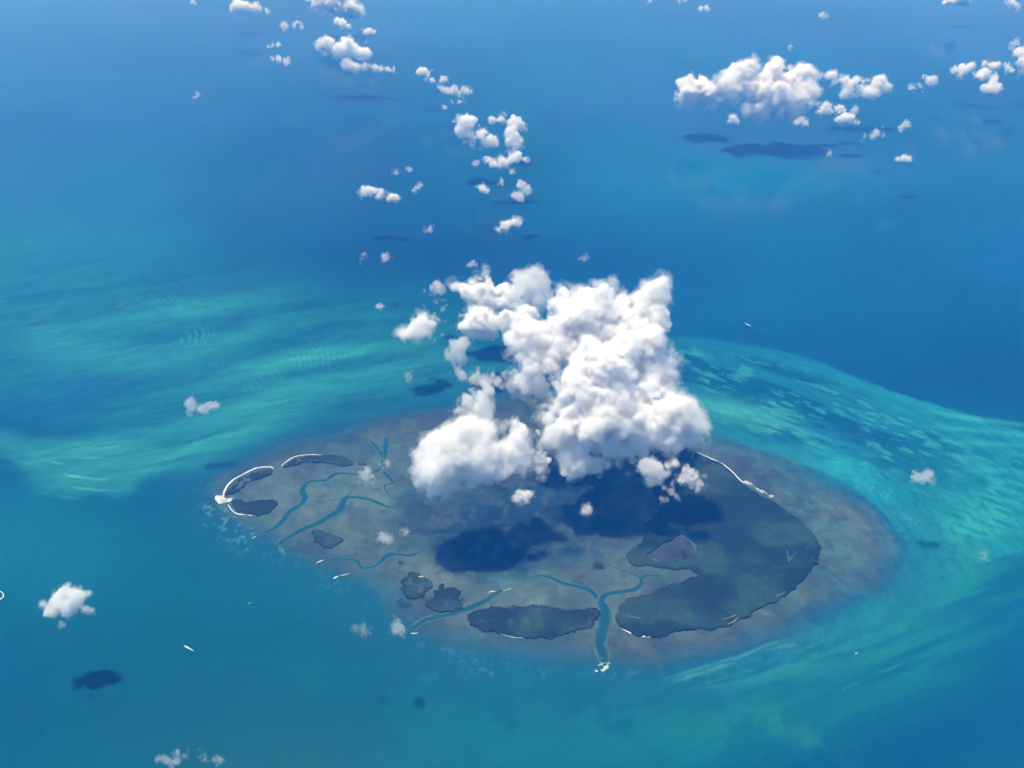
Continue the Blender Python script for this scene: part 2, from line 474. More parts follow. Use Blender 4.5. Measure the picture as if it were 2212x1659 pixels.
def grid_faces(nx, ny):
    i, j = np.meshgrid(np.arange(nx - 1), np.arange(ny - 1), indexing='ij')
    v = i * ny + j
    return np.stack([v, v + ny, v + ny + 1, v + 1], -1)


gx = lines(-4300, 4300, 9.5, -2.6e5, 2.6e5, 1.03)
gy = lines(2450, 6600, 11.5, -6e4, 2.9e5, 1.022)
GX, GY = np.meshgrid(gx.astype(np.float32), gy.astype(np.float32), indexing='ij')
tone, flatness = sea_tone(GX, GY)
verts = np.stack([GX, GY, np.zeros_like(GX)], -1).reshape(-1, 3)
faces = grid_faces(len(gx), len(gy))
me = np_mesh('sea', verts, faces.reshape(-1, 4), M_SEA, smooth=False)
set_colour(me, tone.reshape(-1, 3))
link('sea', me, kind='structure', label='blue open sea with turquoise sandy shoals')

keep = (flatness[:-1, :-1] > .3) & (flatness[1:, 1:] > .3)
fq = faces[keep]
used, inv = np.unique(fq, return_inverse=True)
fv = verts[used].copy()
fv[:, 2] = .4
me = np_mesh('tidal_flat', fv, inv.reshape(-1, 4), M_FLAT, smooth=False)
set_colour(me, tone.reshape(-1, 3)[used])
link('tidal_flat', me, kind='structure', label='grey tidal mud flat round the islands')


# ------------------------------------------------------------------ tidal channels
def ribbon(P, W, z, cols, offs, rag=.0, seed=0, crown=0.0):
    """Strip along a smooth centre line (world x, y) with half-widths W; cols are colours across it at offs."""
    P = np.asarray(P, float)
    T = np.gradient(P, axis=0)
    T /= np.linalg.norm(T, axis=1)[:, None] + 1e-9
    N = np.stack([-T[:, 1], T[:, 0]], 1)
    s = np.concatenate([[0], np.cumsum(np.linalg.norm(np.diff(P, axis=0), axis=1))])
    V, K = [], []
    for o, c in zip(offs, cols):
        w = W * (1 + rag * 2 * (fbm2(s / 60, s * 0 + o * 3.1 + seed, 3, 200 + seed) - .5))
        q = P + N * (w * o)[:, None]
        V.append(np.column_stack([q, np.full(len(q), z + crown * (1 - abs(o)))]))
        v = (.86 + .28 * fbm2(s / 90, s * 0 + o, 3, 230 + seed))[:, None]
        K.append(np.asarray(c)[None, :] * v)
    n, k = len(P), len(offs)
    V = np.stack(V, 1).reshape(-1, 3)
    K = np.stack(K, 1).reshape(-1, 3)
    i, j = np.meshgrid(np.arange(n - 1), np.arange(k - 1), indexing='ij')
    v = i * k + j
    return V, np.stack([v, v + k, v + k + 1, v + 1], -1).reshape(-1, 4), K


def px_width(p, w):
    d = ray(*p)
    return w * (-CAM_H / d[2]) / FOC


M_CHANNEL = tone_material('channel_water', .15, .16, .08, .03)
EDGE, SIDE, MID = (0.085, 0.115, 0.098), (0.024, 0.096, 0.094), (0.008, 0.058, 0.068)


def channel(P, W, label, z=.9, mid=MID, side=SIDE):
    rows = spline([(*at(*p)[:2], px_width(p, w) * .66) for p, w in zip(P, W)], 7)
    w = np.maximum(rows[:, 2], 2.0)
    V, q, K = ribbon(rows[:, :2], w, z, (EDGE, side, mid, mid, side, EDGE), (-1.15, -.85, -.45, .4, .85, 1.15), .38, len(P))
    me = np_mesh('tidal_channel', V, q, M_CHANNEL)
    set_colour(me, K)
    return link('tidal_channel', me, label=label, kind='structure')


def q4(*w): return [x * .25 for x in w]


channel(Z1((500, 1045), (620, 1010), (720, 965), (790, 900), (840, 830), (930, 770), (975, 710), (950, 650), (990, 580), (1080, 560), (1160, 555), (1220, 510), (1300, 495), (1450, 505), (1560, 490), (1640, 440), (1665, 330), (1680, 190)),
        q4(14, 28, 38, 44, 42, 46, 52, 46, 36, 22, 24, 30, 25, 18, 22, 32, 42, 44), 'winding channel north of the small western mangrove islands')
channel(Z1((1650, 350), (1600, 280), (1545, 215)), q4(26, 24, 18), 'short straight channel spur at the north rim', z=1.0)
channel(Z1((1655, 480), (1710, 540), (1735, 580), (1665, 600), (1680, 650), (1740, 720)), q4(26, 24, 18, 12, 10, 5), 'thin zigzag creek beside the big cloud', z=1.0)
channel(Z1((730, 1115), (840, 1050), (960, 980), (1080, 930), (1180, 870), (1270, 820), (1305, 750), (1325, 715), (1380, 702), (1480, 710), (1580, 740), (1680, 780), (1790, 803)),
        q4(30, 44, 50, 50, 58, 66, 54, 36, 24, 25, 27, 22, 6), 'wide channel bending towards the lagoon past the oval island')
channel(Z1((1300, 715), (1350, 685), (1375, 655)), q4(16, 14, 6), 'short creek forking off the wide channel', z=1.0)
channel(Z1((1345, 615), (1420, 602), (1500, 596)), q4(3, 7, 3), 'faint creek on the flat between two channels')
channel(Z1((1160, 728), (1230, 725), (1300, 716)), q4(3, 7, 10), 'faint side creek joining the wide channel', z=1.0)
channel(Z1((1010, 1330), (1100, 1280), (1180, 1245), (1280, 1235), (1380, 1240), (1430, 1262), (1465, 1308), (1530, 1312), (1600, 1285), (1660, 1230), (1700, 1197), (1780, 1195), (1880, 1205), (1960, 1180), (2035, 1148)),
        q4(24, 28, 24, 20, 22, 30, 24, 20, 28, 42, 38, 26, 24, 18, 6), 'S-shaped channel below the small round island')
channel(Z1((1460, 1325), (1370, 1355), (1290, 1380)), q4(10, 9, 6), 'narrow creek leaving the S-shaped channel seaward', z=1.0)
channel(Z3((255, 1140), (340, 1080), (430, 1050), (560, 1025), (680, 990), (790, 945), (870, 910), (940, 860), (1000, 825), (1065, 814)),
        q4(40, 44, 40, 38, 46, 44, 40, 30, 20, 7), 'channel running between the twin islands and the long island')
channel(Z3((1905, 1450), (1890, 1360), (1862, 1280), (1880, 1180), (1905, 1080), (1910, 1000), (1880, 920), (1830, 865), (1770, 810), (1690, 785), (1570, 760), (1480, 725), (1420, 700), (1350, 690), (1270, 696)),
        q4(66, 80, 80, 82, 86, 80, 66, 48, 40, 35, 32, 30, 28, 20, 5), 'main channel between the long island and the big island')
channel([(1299, 1301), (1302, 1290), (1316, 1282), (1346, 1278), (1374, 1272), (1386, 1260), (1384, 1250), (1396, 1244), (1416, 1243), (1440, 1245)],
        (14, 11, 9, 8, 8, 7, 6, 5, 4, 1.5), 'creek curling from the main channel towards the big island', z=1.0)
channel(Z4((352, 1262), (280, 1225), (200, 1200), (120, 1170), (60, 1140)), q4(16, 14, 12, 9, 4), 'thin creek crossing the flat west of the big island', z=1.1)

# ------------------------------------------------------------------ mangrove islands
M_MANGROVE = tone_material('mangrove_leaves', .75, .15, .22, .09, 2.0)
M_SAND = tone_material('coral_sand', .85, .20, .08, .08)
M_BARE = tone_material('bare_mud', .7, .2, .12, .05)
LEAF_A, LEAF_B, LEAF_C = np.array((0.005, 0.020, 0.014)), np.array((0.016, 0.044, 0.026)), np.array((0.003, 0.014, 0.011))
SAND_C, SAND_E = (0.55, 0.60, 0.60), (0.20, 0.24, 0.23)


def canopy_mesh(P, step=8.0, height=8.0, holes=(), dark=(), seed=0, worn=0.0):
    """Closed tree-top surface over an outline: ragged edge, crowns as bumps, lower at the rim."""
    P = np.asarray(P)
    lo, hi = P.min(0) - 40, P.max(0) + 40
    x = np.arange(lo[0], hi[0], step)
    y = np.arange(lo[1], hi[1], step)
    X, Y = np.meshgrid(x, y, indexing='ij')
    d = poly_sd(X, Y, P) + 84 * (fbm2(X / 80, Y / 80, 5, 301 + seed, gain=.66) - .5)
    open_ = np.zeros(X.shape, bool)
    for h in holes:
        hd = poly_sd(X, Y, h) + 50 * (fbm2(X / 70, Y / 70, 4, 311 + seed) - .5)
        open_ |= hd > 0
        d = np.minimum(d, -hd)
    inside = d > 0
    crown = fbm2(X / 22, Y / 22, 3, 321 + seed)
    stand = fbm2(X / 190, Y / 170, 4, 331 + seed)
    h = height * (.55 + .5 * stand + .5 * crown) * smooth(0, 26, d + 8) + .8
    t = smooth(.36, .66, fbm2(X / 330, Y / 260, 5, 341 + seed)) * 1.15 - .15
    K = LEAF_A + (LEAF_B - LEAF_A) * t[..., None]
    taller = smooth(46, 6, d + 40 * (crown - .5))                       # tall red mangrove fringe, darker leaves
    K = K + (LEAF_C - K) * (taller * .35 * smooth(.35, .6, fbm2(X / 120, Y / 120, 3, 345 + seed)))[..., None]
    for ln, w in dark:
        ld = line_d(X + 40 * (stand - .5), Y + 40 * (crown - .5), ln)
        K = K + (np.array((0.012, 0.026, 0.030)) - K) * (smooth(w * 1.6, w * .4, ld) * .85)[..., None]
    K = K * ((.60 + .45 * crown) * (.62 + .76 * fbm2(X / 75, Y / 60, 4, 347 + seed)))[..., None] * 1.2
    if worn:
        b = smooth(.66, .74, fbm2(X / 60, Y / 80, 4, 351 + seed)) * worn
        K = K + (np.array((0.20, 0.19, 0.15)) - K) * b[..., None]
    nx, ny = X.shape
    cell = inside[:-1, :-1] & inside[1:, :-1] & inside[1:, 1:] & inside[:-1, 1:]
    vid = np.arange(nx * ny).reshape(nx, ny)
    q = np.stack([vid[:-1, :-1], vid[1:, :-1], vid[1:, 1:], vid[:-1, 1:]], -1)
    top = q[cell]
    jit = np.stack([fbm2(X / 9, Y / 9, 1, 361) - .5, fbm2(X / 9, Y / 9, 1, 367) - .5], -1) * step * .9
    V = np.stack([X + jit[..., 0], Y + jit[..., 1], h], -1).reshape(-1, 3)
    B = V.copy()
    B[:, 2] = .5
    n = len(V)
    quads = [top]
    pad = np.pad(cell, 1)
    for sh, a, b in (((0, 1), 0, 3), ((2, 1), 2, 1), ((1, 0), 1, 0), ((1, 2), 3, 2)):
        nb = pad[sh[0]:sh[0] + nx - 1, sh[1]:sh[1] + ny - 1]
        s = q[cell & ~nb]
        quads.append(np.stack([s[:, a], s[:, b], s[:, b] + n, s[:, a] + n], -1))
    Q = np.concatenate(quads)
    used, inv = np.unique(Q, return_inverse=True)
    VV = np.concatenate([V, B])[used]
    KK = np.concatenate([K.reshape(-1, 3)] * 2)[used]
    return VV, inv.reshape(-1, 4), KK


def strip(P, W, z=1.4, name='beach', parent=None, org=None, rag=.5, mat=None, cols=None, crown=.6, seed=0, label=None):
    rows = spline([(*at(*p)[:2], px_width(p, w) * .42) for p, w in zip(P, W)], 6)
    V, q, K = ribbon(rows[:, :2], np.maximum(rows[:, 2], 1.2), z, cols or (SAND_E, SAND_C, SAND_C, SAND_E), (-1.2, -.5, .5, 1.2), rag + .25, seed, crown)
    if org is not None:
        V = V - org
    me = np_mesh(name, V, q, mat or M_SAND)
    set_colour(me, K)
    return link(name, me, parent, label=label)


def patch(P, z, name, parent, org, col_a, col_b, mat, step=7.0, rag=30.0, seed=0, label=None, crown=.5, thresh=None):
    """Low sheet with a ragged outline, used for bare sand and mud."""
    P = np.asarray(P)
    lo, hi = P.min(0) - 30, P.max(0) + 30
    X, Y = np.meshgrid(np.arange(lo[0], hi[0], step), np.arange(lo[1], hi[1], step), indexing='ij')
    d = poly_sd(X, Y, P) + rag * (fbm2(X / 40, Y / 40, 4, 401 + seed) - .5)
    ins = d > 0
    if thresh:
        ins &= fbm2(X / 34, Y / 34, 4, 411 + seed) > thresh
    nx, ny = X.shape
    vid = np.arange(nx * ny).reshape(nx, ny)
    q = np.stack([vid[:-1, :-1], vid[1:, :-1], vid[1:, 1:], vid[:-1, 1:]], -1)
    q = q[ins[:-1, :-1] & ins[1:, 1:]]
    t = smooth(.36, .62, fbm2(X / 60, Y / 60, 4, 421 + seed))
    K = np.array(col_a) + (np.array(col_b) - np.array(col_a)) * t[..., None]
    V = np.stack([X, Y, z + crown * smooth(0, 40, d)], -1).reshape(-1, 3)
    used, inv = np.unique(q, return_inverse=True)
    if len(used) < 4:
        return None
    V = V[used] - (org if org is not None else 0)
    me = np_mesh(name, V, inv.reshape(-1, 4), mat)
    set_colour(me, K.reshape(-1, 3)[used])
    return link(name, me, parent, label=label)


N_ISLE = 0


def island(outline, label, height=8.0, step=7.5, holes=(), dark=(), worn=0.0, group='mangrove islands on the tidal flat'):
    global N_ISLE
    N_ISLE += 1
    P = rounded(pts(outline), 2)
    H = [rounded(pts(h), 2) for h in holes]
    D = [(pts(l), w) for l, w in dark]
    c = P.mean(0)
    org = np.array([c[0], c[1], 0.0])
    root = bpy.data.objects.new('mangrove_island', None)
    C.objects.link(root)
    root.location = org
    root['label'], root['category'], root['group'] = label, 'island', group
    V, q, K = canopy_mesh(P, step, height, H, D, N_ISLE * 5, worn)
    me = np_mesh('tree_canopy', V - org, q, M_MANGROVE, smooth=False)
    set_colour(me, K)
    link('tree_canopy', me, root)
    return root, org


r, o = island(Z1((292, 690), (335, 698), (400, 660), (450, 610), (490, 572), (560, 560), (640, 530), (690, 510), (702, 472), (690, 455), (620, 462), (540, 486), (470, 525), (400, 560), (340, 600), (300, 650)),
              'slim mangrove island behind the long curved white beach at the western tip', worn=.35)
strip(Z1((270, 695), (280, 650), (310, 600), (360, 550), (430, 510), (500, 475), (560, 450), (620, 441), (680, 440), (700, 455)), q4(14, 20, 18, 15, 14, 14, 13, 13, 16, 10), parent=r, org=o, rag=.35, seed=3)
patch(pts(Z1((192, 700), (215, 682), (262, 678), (300, 705), (365, 704), (330, 735), (262, 762), (215, 757), (192, 730))), .9, 'sand_spit', r, o, (0.30, 0.38, 0.33), (0.50, 0.54, 0.48), M_SAND, seed=5)
r, o = island(Z1((332, 738), (380, 720), (470, 735), (560, 730), (650, 712), (710, 716), (755, 750), (740, 790), (690, 830), (620, 855), (560, 870), (480, 855), (410, 840), (360, 810), (332, 775)),
              'oval mangrove island with a white beach along its seaward edge, western tip')
strip(Z1((312, 765), (335, 802), (370, 836), (420, 851), (470, 853), (520, 862)), q4(8, 12, 13, 11, 8, 6), parent=r, org=o, seed=7)
r, o = island(Z1((785, 437), (830, 405), (880, 372), (940, 352), (1040, 342), (1130, 342), (1230, 330), (1300, 350), (1370, 390), (1392, 420), (1300, 440), (1200, 420), (1100, 405), (1000, 400), (920, 415), (850, 440), (800, 445)),
              'crescent mangrove island with a thin white beach on the north rim', worn=.2)
strip(Z1((774, 436), (795, 410), (830, 385), (880, 356), (940, 341), (1040, 335), (1115, 338)), q4(6, 9, 12, 11, 9, 8, 5), parent=r, org=o, seed=9)
island(Z1((1436, 404), (1480, 393), (1520, 415), (1500, 434), (1445, 428)), 'tiny dark islet just off the end of the crescent island', 6, 6)
island(Z1((1030, 985), (1070, 977), (1130, 990), (1190, 1020), (1260, 1040), (1300, 1065), (1302, 1095), (1250, 1118), (1190, 1140), (1130, 1142), (1080, 1120), (1058, 1090), (1050, 1040)),
       'small wedge-shaped mangrove island beside the wide channel', worn=.15)
island(Z1((1778, 1268), (1800, 1253), (1818, 1266), (1802, 1282)), 'single dark mangrove dot on the flat above the twin islands', 5, 5)
r, o = island(Z3((155, 730), (170, 700), (205, 690), (215, 660), (260, 653), (310, 665), (320, 685), (290, 702), (350, 700), (400, 710), (436, 730), (410, 770), (385, 820), (360, 870), (310, 890), (250, 898), (200, 890), (170, 840), (150, 790)),
              'knobbly round mangrove island, the farther of the twin islands', worn=.15)
strip(Z3((285, 700), (320, 697), (350, 702)), q4(4, 9, 4), parent=r, org=o, seed=11)
island(Z3((345, 940), (370, 910), (410, 880), (430, 820), (480, 768), (520, 770), (560, 790), (620, 783), (652, 810), (650, 870), (670, 940), (660, 980), (600, 995), (520, 1015), (450, 1005), (390, 980), (360, 965)),
       'squarish mangrove island, the nearer of the twin islands', dark=[(Z3((460, 930), (530, 890), (600, 880)), 6)], worn=.1)
island(Z3((660, 905), (680, 889), (698, 910), (685, 926), (668, 921)), 'tiny round islet beside the squarish twin island', 5, 5)
r, o = island(Z3((712, 1040), (740, 1000), (800, 970), (900, 960), (990, 955), (1060, 965), (1130, 952), (1150, 972), (1200, 950), (1300, 945), (1420, 950), (1480, 965), (1530, 992), (1580, 1000), (1650, 985), (1740, 978), (1820, 980),
                 (1865, 1000), (1865, 1040), (1830, 1090), (1760, 1140), (1680, 1180), (1600, 1205), (1500, 1235), (1400, 1248), (1280, 1228), (1130, 1230), (1000, 1205), (900, 1180), (810, 1145), (760, 1110), (735, 1070)),
              'long boat-shaped mangrove island left of the main channel', dark=[(Z3((790, 1110), (860, 1090), (960, 1082)), 8)], worn=.1)
strip(Z3((780, 1078), (830, 1080), (890, 1086), (970, 1084)), q4(3, 6, 6, 3), 9.6, 'bare_track', r, o, .8, cols=((.03, .05, .04), (.12, .14, .12), (.12, .14, .12), (.03, .05, .04)), seed=13)
strip(Z3((1000, 1193), (1060, 1210), (1130, 1226), (1200, 1226)), q4(3, 6, 8, 5), 5.0, 'beach', r, o, .8, cols=((.2, .2, .17), (.42, .42, .36), (.42, .42, .36), (.2, .2, .17)), seed=14)
strip(Z3((1505, 985), (1540, 990), (1580, 1000)), q4(4, 9, 4), 1.5, 'beach', r, o, .7, seed=15)

BIG = (Z5((82, 112), (78, 90), (85, 70)) + Z4((200, 1480), (280, 1450), (360, 1410), (460, 1390), (560, 1330), (660, 1295), (760, 1265), (850, 1232), (790, 1200),
       (700, 1193), (600, 1195), (500, 1180), (400, 1180), (300, 1165), (222, 1120), (222, 1050), (280, 1000), (340, 960), (392, 910), (385, 850), (352, 805), (400, 770), (480, 735), (500, 640),
       (430, 480), (380, 300), (420, 170), (560, 90), (720, 128), (800, 160), (880, 200), (960, 235), (1030, 266), (1090, 306), (1150, 357), (1195, 410), (1240, 450), (1300, 492), (1380, 540), (1470, 580),
       (1560, 640), (1650, 700), (1740, 770), (1810, 850), (1860, 920), (1890, 985), (1915, 1060), (1900, 1130), (1850, 1190), (1820, 1250), (1740, 1310), (1680, 1370), (1600, 1430), (1500, 1480), (1380, 1530))
       + Z5((760, 90), (715, 120), (690, 140), (600, 155), (480, 165), (350, 188), (260, 196), (170, 182), (112, 150)))
CLEARING = Z4((395, 1078), (470, 1030), (540, 985), (620, 950), (700, 880), (790, 950), (830, 1020), (815, 1060), (730, 1098), (640, 1112), (570, 1130), (490, 1105))
r, o = island(BIG, 'largest mangrove island, filling the right of the tidal flat', 8.5, 8.5, holes=[CLEARING],
              dark=[(Z4((920, 780), (1050, 795), (1200, 785), (1330, 790), (1430, 830), (1530, 890), (1630, 900)), 14), (Z4((1420, 945), (1540, 910), (1620, 900)), 9),
                    (Z4((1490, 1165), (1560, 1185), (1640, 1165), (1730, 1130)), 14), (Z4((980, 1320), (1060, 1300), (1200, 1310)), 7), (Z4((900, 1400), (980, 1430), (1040, 1490)), 8),
                    (Z4((540, 800), (520, 870), (530, 940)), 10), (Z4((1450, 1240), (1560, 1240)), 8)])
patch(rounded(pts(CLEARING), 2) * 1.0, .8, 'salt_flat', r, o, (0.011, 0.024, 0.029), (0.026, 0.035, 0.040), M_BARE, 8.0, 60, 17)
strip(Z4((700, 120), (800, 155), (880, 195), (960, 230), (1030, 260), (1090, 300), (1150, 350), (1200, 405), (1242, 442)), q4(9, 12, 12, 12, 13, 13, 13, 13, 10), parent=r, org=o, rag=.3, seed=19)
patch(pts(Z4((1205, 398), (1260, 405), (1320, 450), (1380, 490), (1440, 515), (1510, 550), (1480, 572), (1400, 540), (1340, 505), (1280, 465), (1235, 445))), .9, 'beach_flat', r, o, (0.16, 0.16, 0.15), (0.38, 0.38, 0.34), M_SAND, 7, 50, 21, thresh=.44)
strip(Z5((110, 147), (140, 163), (175, 178), (240, 192), (290, 190), (345, 184)), (1.4, 2.6, 3.0, 3.2, 2.6, 1.2), 1.3, parent=r, org=o, seed=23)
for i, (l, w) in enumerate([(Z5((128, 84), (160, 90), (208, 99)), 1.6), (Z5((645, 106), (690, 90), (710, 82)), 1.6), (Z5((668, 132), (695, 116), (722, 94)), 1.8), (Z5((690, 124), (712, 108)), 1.4),
                            (Z4((1615, 1028), (1620, 1070), (1632, 1125)), 1.5), (Z4((1632, 1125), (1660, 1085), (1700, 1045)), 1.6), (Z4((1640, 1100), (1655, 1055)), 1.0), (Z4((1828, 1065), (1832, 1110)), 1.2),
                            (Z4((1520, 1425), (1585, 1405)), 1.5), (Z4((1785, 1005), (1800, 1020)), 1.4)]):
    strip(l, [w] * len(l), 10.5, 'bare_track', r, o, .8, cols=((.03, .05, .04), (.17, .19, .16), (.17, .19, .16), (.03, .05, .04)), seed=30 + i)


def sandbar(P, W, label, z=1.2, bright=(.40, .45, .42), rag=.5, seed=0):
    w = bpy.data.objects.new('sandbar', None)
    C.objects.link(w)
    a = at(*P[0])
    w.location = a
    w['label'], w['category'], w['group'] = label, 'sandbar', 'bright sandbars at the edge of the flat'
    strip(P, W, z, 'sand', w, a, rag, seed=seed, cols=((.22, .28, .26), bright, bright, (.22, .28, .26)))


sandbar(Z1((1073, 1272), (1100, 1258), (1137, 1244)), q4(6, 13, 8), 'short white sandbar above the S-shaped channel mouth', seed=41)
sandbar(Z1((1280, 1380), (1320, 1372), (1365, 1360)), q4(7, 11, 6), 'white sandbar where the narrow creek meets the sea', seed=42)
sandbar(Z1((1222, 1405), (1245, 1395), (1268, 1384)), q4(8, 26, 8), 'pale sand patch at the seaward end of the narrow creek', bright=(.45, .52, .44), rag=.9, seed=43)
sandbar(Z1((520, 1060), (538, 1045), (560, 1038)), q4(5, 9, 4), 'small pale bar at the mouth of the winding channel', bright=(.5, .52, .45), seed=44)
sandbar(Z3((900, 835), (930, 826), (965, 824)), q4(4, 9, 6), 'pale bar left of the lagoon end of the twin-island channel', bright=(.5, .5, .4), rag=.9, seed=45)
sandbar(Z3((1030, 820), (1060, 812), (1100, 800)), q4(9, 7, 4), 'pale bar at the lagoon end of the twin-island channel', bright=(.5, .5, .4), rag=.9, seed=46)
sandbar(Z3((230, 1185), (265, 1187), (300, 1180)), q4(4, 11, 4), 'pale bar at the seaward mouth of the twin-island channel', bright=(.38, .5, .42), rag=.9, seed=47)
d = bpy.data.objects.new('sand_delta', None)
C.objects.link(d)
a = at(*Z3((1885, 1480))[0])
d.location = a
d['label'], d['category'] = 'pale fan of sand at the mouth of the main channel', 'sand delta'
patch(pts(Z3((1870, 1415), (1905, 1425), (1945, 1440), (1935, 1500), (1890, 1512), (1820, 1520), (1850, 1480))), .9, 'sand', d, a, (0.10, 0.26, 0.23), (0.34, 0.44, 0.37), M_SAND, 6.0, 70, 51, thresh=.42)

# ------------------------------------------------------------------ boats
def plain(name, col, rough=.4, spec=.4):
    m = bpy.data.materials.new(name)
    m.use_nodes = True
    nt = m.node_tree
    b = nt.nodes['Principled BSDF']
    n = nt.nodes.new('ShaderNodeTexNoise')
    n.inputs['Scale'].default_value = .8
    r = nt.nodes.new('ShaderNodeValToRGB')
    r.color_ramp.elements[0].color = [c * .88 for c in col] + [1]
    r.color_ramp.elements[1].color = list(col) + [1]
    g = nt.nodes.new('ShaderNodeNewGeometry')
    nt.links.new(g.outputs['Position'], n.inputs['Vector'])
    nt.links.new(n.outputs['Fac'], r.inputs[0])
    nt.links.new(r.outputs[0], b.inputs['Base Color'])
    b.inputs['Roughness'].default_value = rough
    b.inputs['Specular IOR Level'].default_value = spec
    return m


M_HULL, M_CABIN, M_GLASS, M_DECK = plain('white_hull', (.82, .82, .80), .3), plain('cabin_white', (.74, .75, .76), .35), plain('cabin_glass', (.03, .04, .05), .1), plain('teak_deck', (.42, .33, .22), .6)
M_FOAM = plain('foam', (.80, .84, .86), .9, .1)


def hull_mesh(L, B):
    """Pointed bow, flat transom, flared sides: sections along the length."""
    V = []
    ts = np.linspace(0, 1, 9)
    for t in ts:
        w = B * .5 * (1 - max(0, (t - .45) / .55) ** 2.2) * (.92 + .08 * min(1, t * 4))
        sheer = .10 * L * (.8 + .5 * t * t)
        x = (t - .5) * L
        V += [(x, -w, sheer), (x, -w * .72, .02 * L), (x, 0, -.04 * L + .06 * L * max(0, t - .7) * 3), (x, w * .72, .02 * L), (x, w, sheer)]
    Q = []
    for i in range(len(ts) - 1):
        for j in range(4):
            a = i * 5 + j
            Q.append((a, a + 5, a + 6, a + 1))
        a = i * 5
        Q.append((a, a + 4, a + 9, a + 5))
    Q.append((0, 1, 3, 4))
    Q.append((1, 2, 3, 3))
    me = bpy.data.meshes.new('hull')
    me.from_pydata(V, [], [tuple(dict.fromkeys(f)) for f in Q])
    me.materials.append(M_HULL)
    return me


def taper_box(x0, x1, w0, w1, z0, z1, inset, mat, name):
    V = [(x0, -w0, z0), (x1, -w1, z0), (x1, w1, z0), (x0, w0, z0), (x0 + inset * .3, -w0 * .85, z1), (x1 - inset, -w1 * .8, z1), (x1 - inset, w1 * .8, z1), (x0 + inset * .3, w0 * .85, z1)]
    F = [(0, 3, 2, 1), (4, 5, 6, 7), (0, 1, 5, 4), (1, 2, 6, 5), (2, 3, 7, 6), (3, 0, 4, 7)]
    me = bpy.data.meshes.new(name)
    me.from_pydata(V, [], F)
    me.materials.append(mat)
    return me


def boat(px, py, toward, L, label, cat='boat'):
    a = at(px, py)
    b = at(*toward)
    ang = math.atan2(b[1] - a[1], b[0] - a[0])
    root = bpy.data.objects.new('motor_boat', None)
    C.objects.link(root)
    root.location = (a[0], a[1], .6)
    root.rotation_euler = (0, 0, ang)
    root['label'], root['category'], root['group'] = label, cat, 'boats on the open water'
    B = L * .30
    link('hull', hull_mesh(L, B), root)
    link('deck', taper_box(-.47 * L, .05 * L, B * .40, B * .40, .085 * L, .092 * L, 0, M_DECK, 'deck'), root)
    cb = link('cabin', taper_box(-.18 * L, .22 * L, B * .33, B * .24, .10 * L, .22 * L, .09 * L, M_CABIN, 'cabin'), root)
    link('windscreen', taper_box(.02 * L, .225 * L, B * .335, B * .25, .15 * L, .195 * L, .05 * L, M_GLASS, 'windscreen'), cb)
    link('flybridge', taper_box(-.16 * L, .06 * L, B * .24, B * .2, .22 * L, .27 * L, .03 * L, M_CABIN, 'flybridge'), cb)
    return root


def wake(P, W, label, seed=0):
    """Foam left on the water: widens and breaks up astern."""
    a = at(*P[0])
    rows = spline([(*at(*p)[:2], px_width(p, w) * .5) for p, w in zip(P, W)], 6)
    V, q, K = ribbon(rows[:, :2], np.maximum(rows[:, 2], .8), .35, ((1, 1, 1),) * 4, (-1, -.4, .4, 1), .7, seed, .15)
    me = np_mesh('wake', V - a, q, M_FOAM)
    o = link('wake', me, None, label, 'wake', 'foam wakes behind boats')
    o.location = a
    return o


boat(399, 1395.5, (394, 1392.5), 18, 'white motor boat running ahead of a short foam wake, lower left')
wake([(400, 1396), (405, 1398.5), (411, 1402), (418, 1406)], (3.4, 2.6, 1.4, .5), 'short tapering white wake behind the boat, lower left', 61)
boat(1620, 703.5, (1626, 706), 26, 'tiny white boat on the deep blue water beyond the bank')
wake([(1619, 703), (1615, 701), (1609, 697.5)], (2.6, 1.6, .5), 'thin white wake beyond the bank, right of the big cloud', 62)
wake([(-6, 1276), (0, 1277.5), (5, 1281), (7.5, 1286), (5, 1291), (0, 1294.5), (-6, 1296)], (.8, 1.6, 1.9, 2.0, 1.9, 1.6, .8), 'curved white wake cut by the left edge of the photo', 63)
boat(-7, 1275.6, (-14, 1277), 20, 'white boat turning ahead of its curved wake, left edge')
boat(1850, 1411.5, (1856, 1409), 22, 'small white boat at anchor near the combed turquoise shoal')
boat(539, 1303, (545, 1300), 18, 'small white boat below the western channels')

# ------------------------------------------------------------------ clouds
def axis_weights(n, step, period, off):
    """Rows of cubic B-spline weights that spread a random lattice over n grid lines."""
    x = np.arange(n) * step / period + off
    i = np.floor(x).astype(int)
    f = x - i
    w = np.zeros((n, i.max() + 4), np.float32)
    r = np.arange(n)
    w[r, i] = (1 - f) ** 3 / 6
    w[r, i + 1] = (3 * f ** 3 - 6 * f ** 2 + 4) / 6
    w[r, i + 2] = (-3 * f ** 3 + 3 * f ** 2 + 3 * f + 1) / 6
    w[r, i + 3] = f ** 3 / 6
    return w


def noise3(shape, step, period, rng):
    """Smooth random field of about -1..1 on a grid."""
    w = [axis_weights(n, step, period, rng.random()) for n in shape]
    lat = rng.normal(0, 1, [m.shape[1] for m in w]).astype(np.float32)
    a = np.tensordot(w[0], lat, (1, 0))                  # x, j, k
    a = np.tensordot(a, w[1], (1, 1))                    # x, k, y
    a = np.tensordot(a, w[2], (1, 1))                    # x, y, z
    return a * 1.7


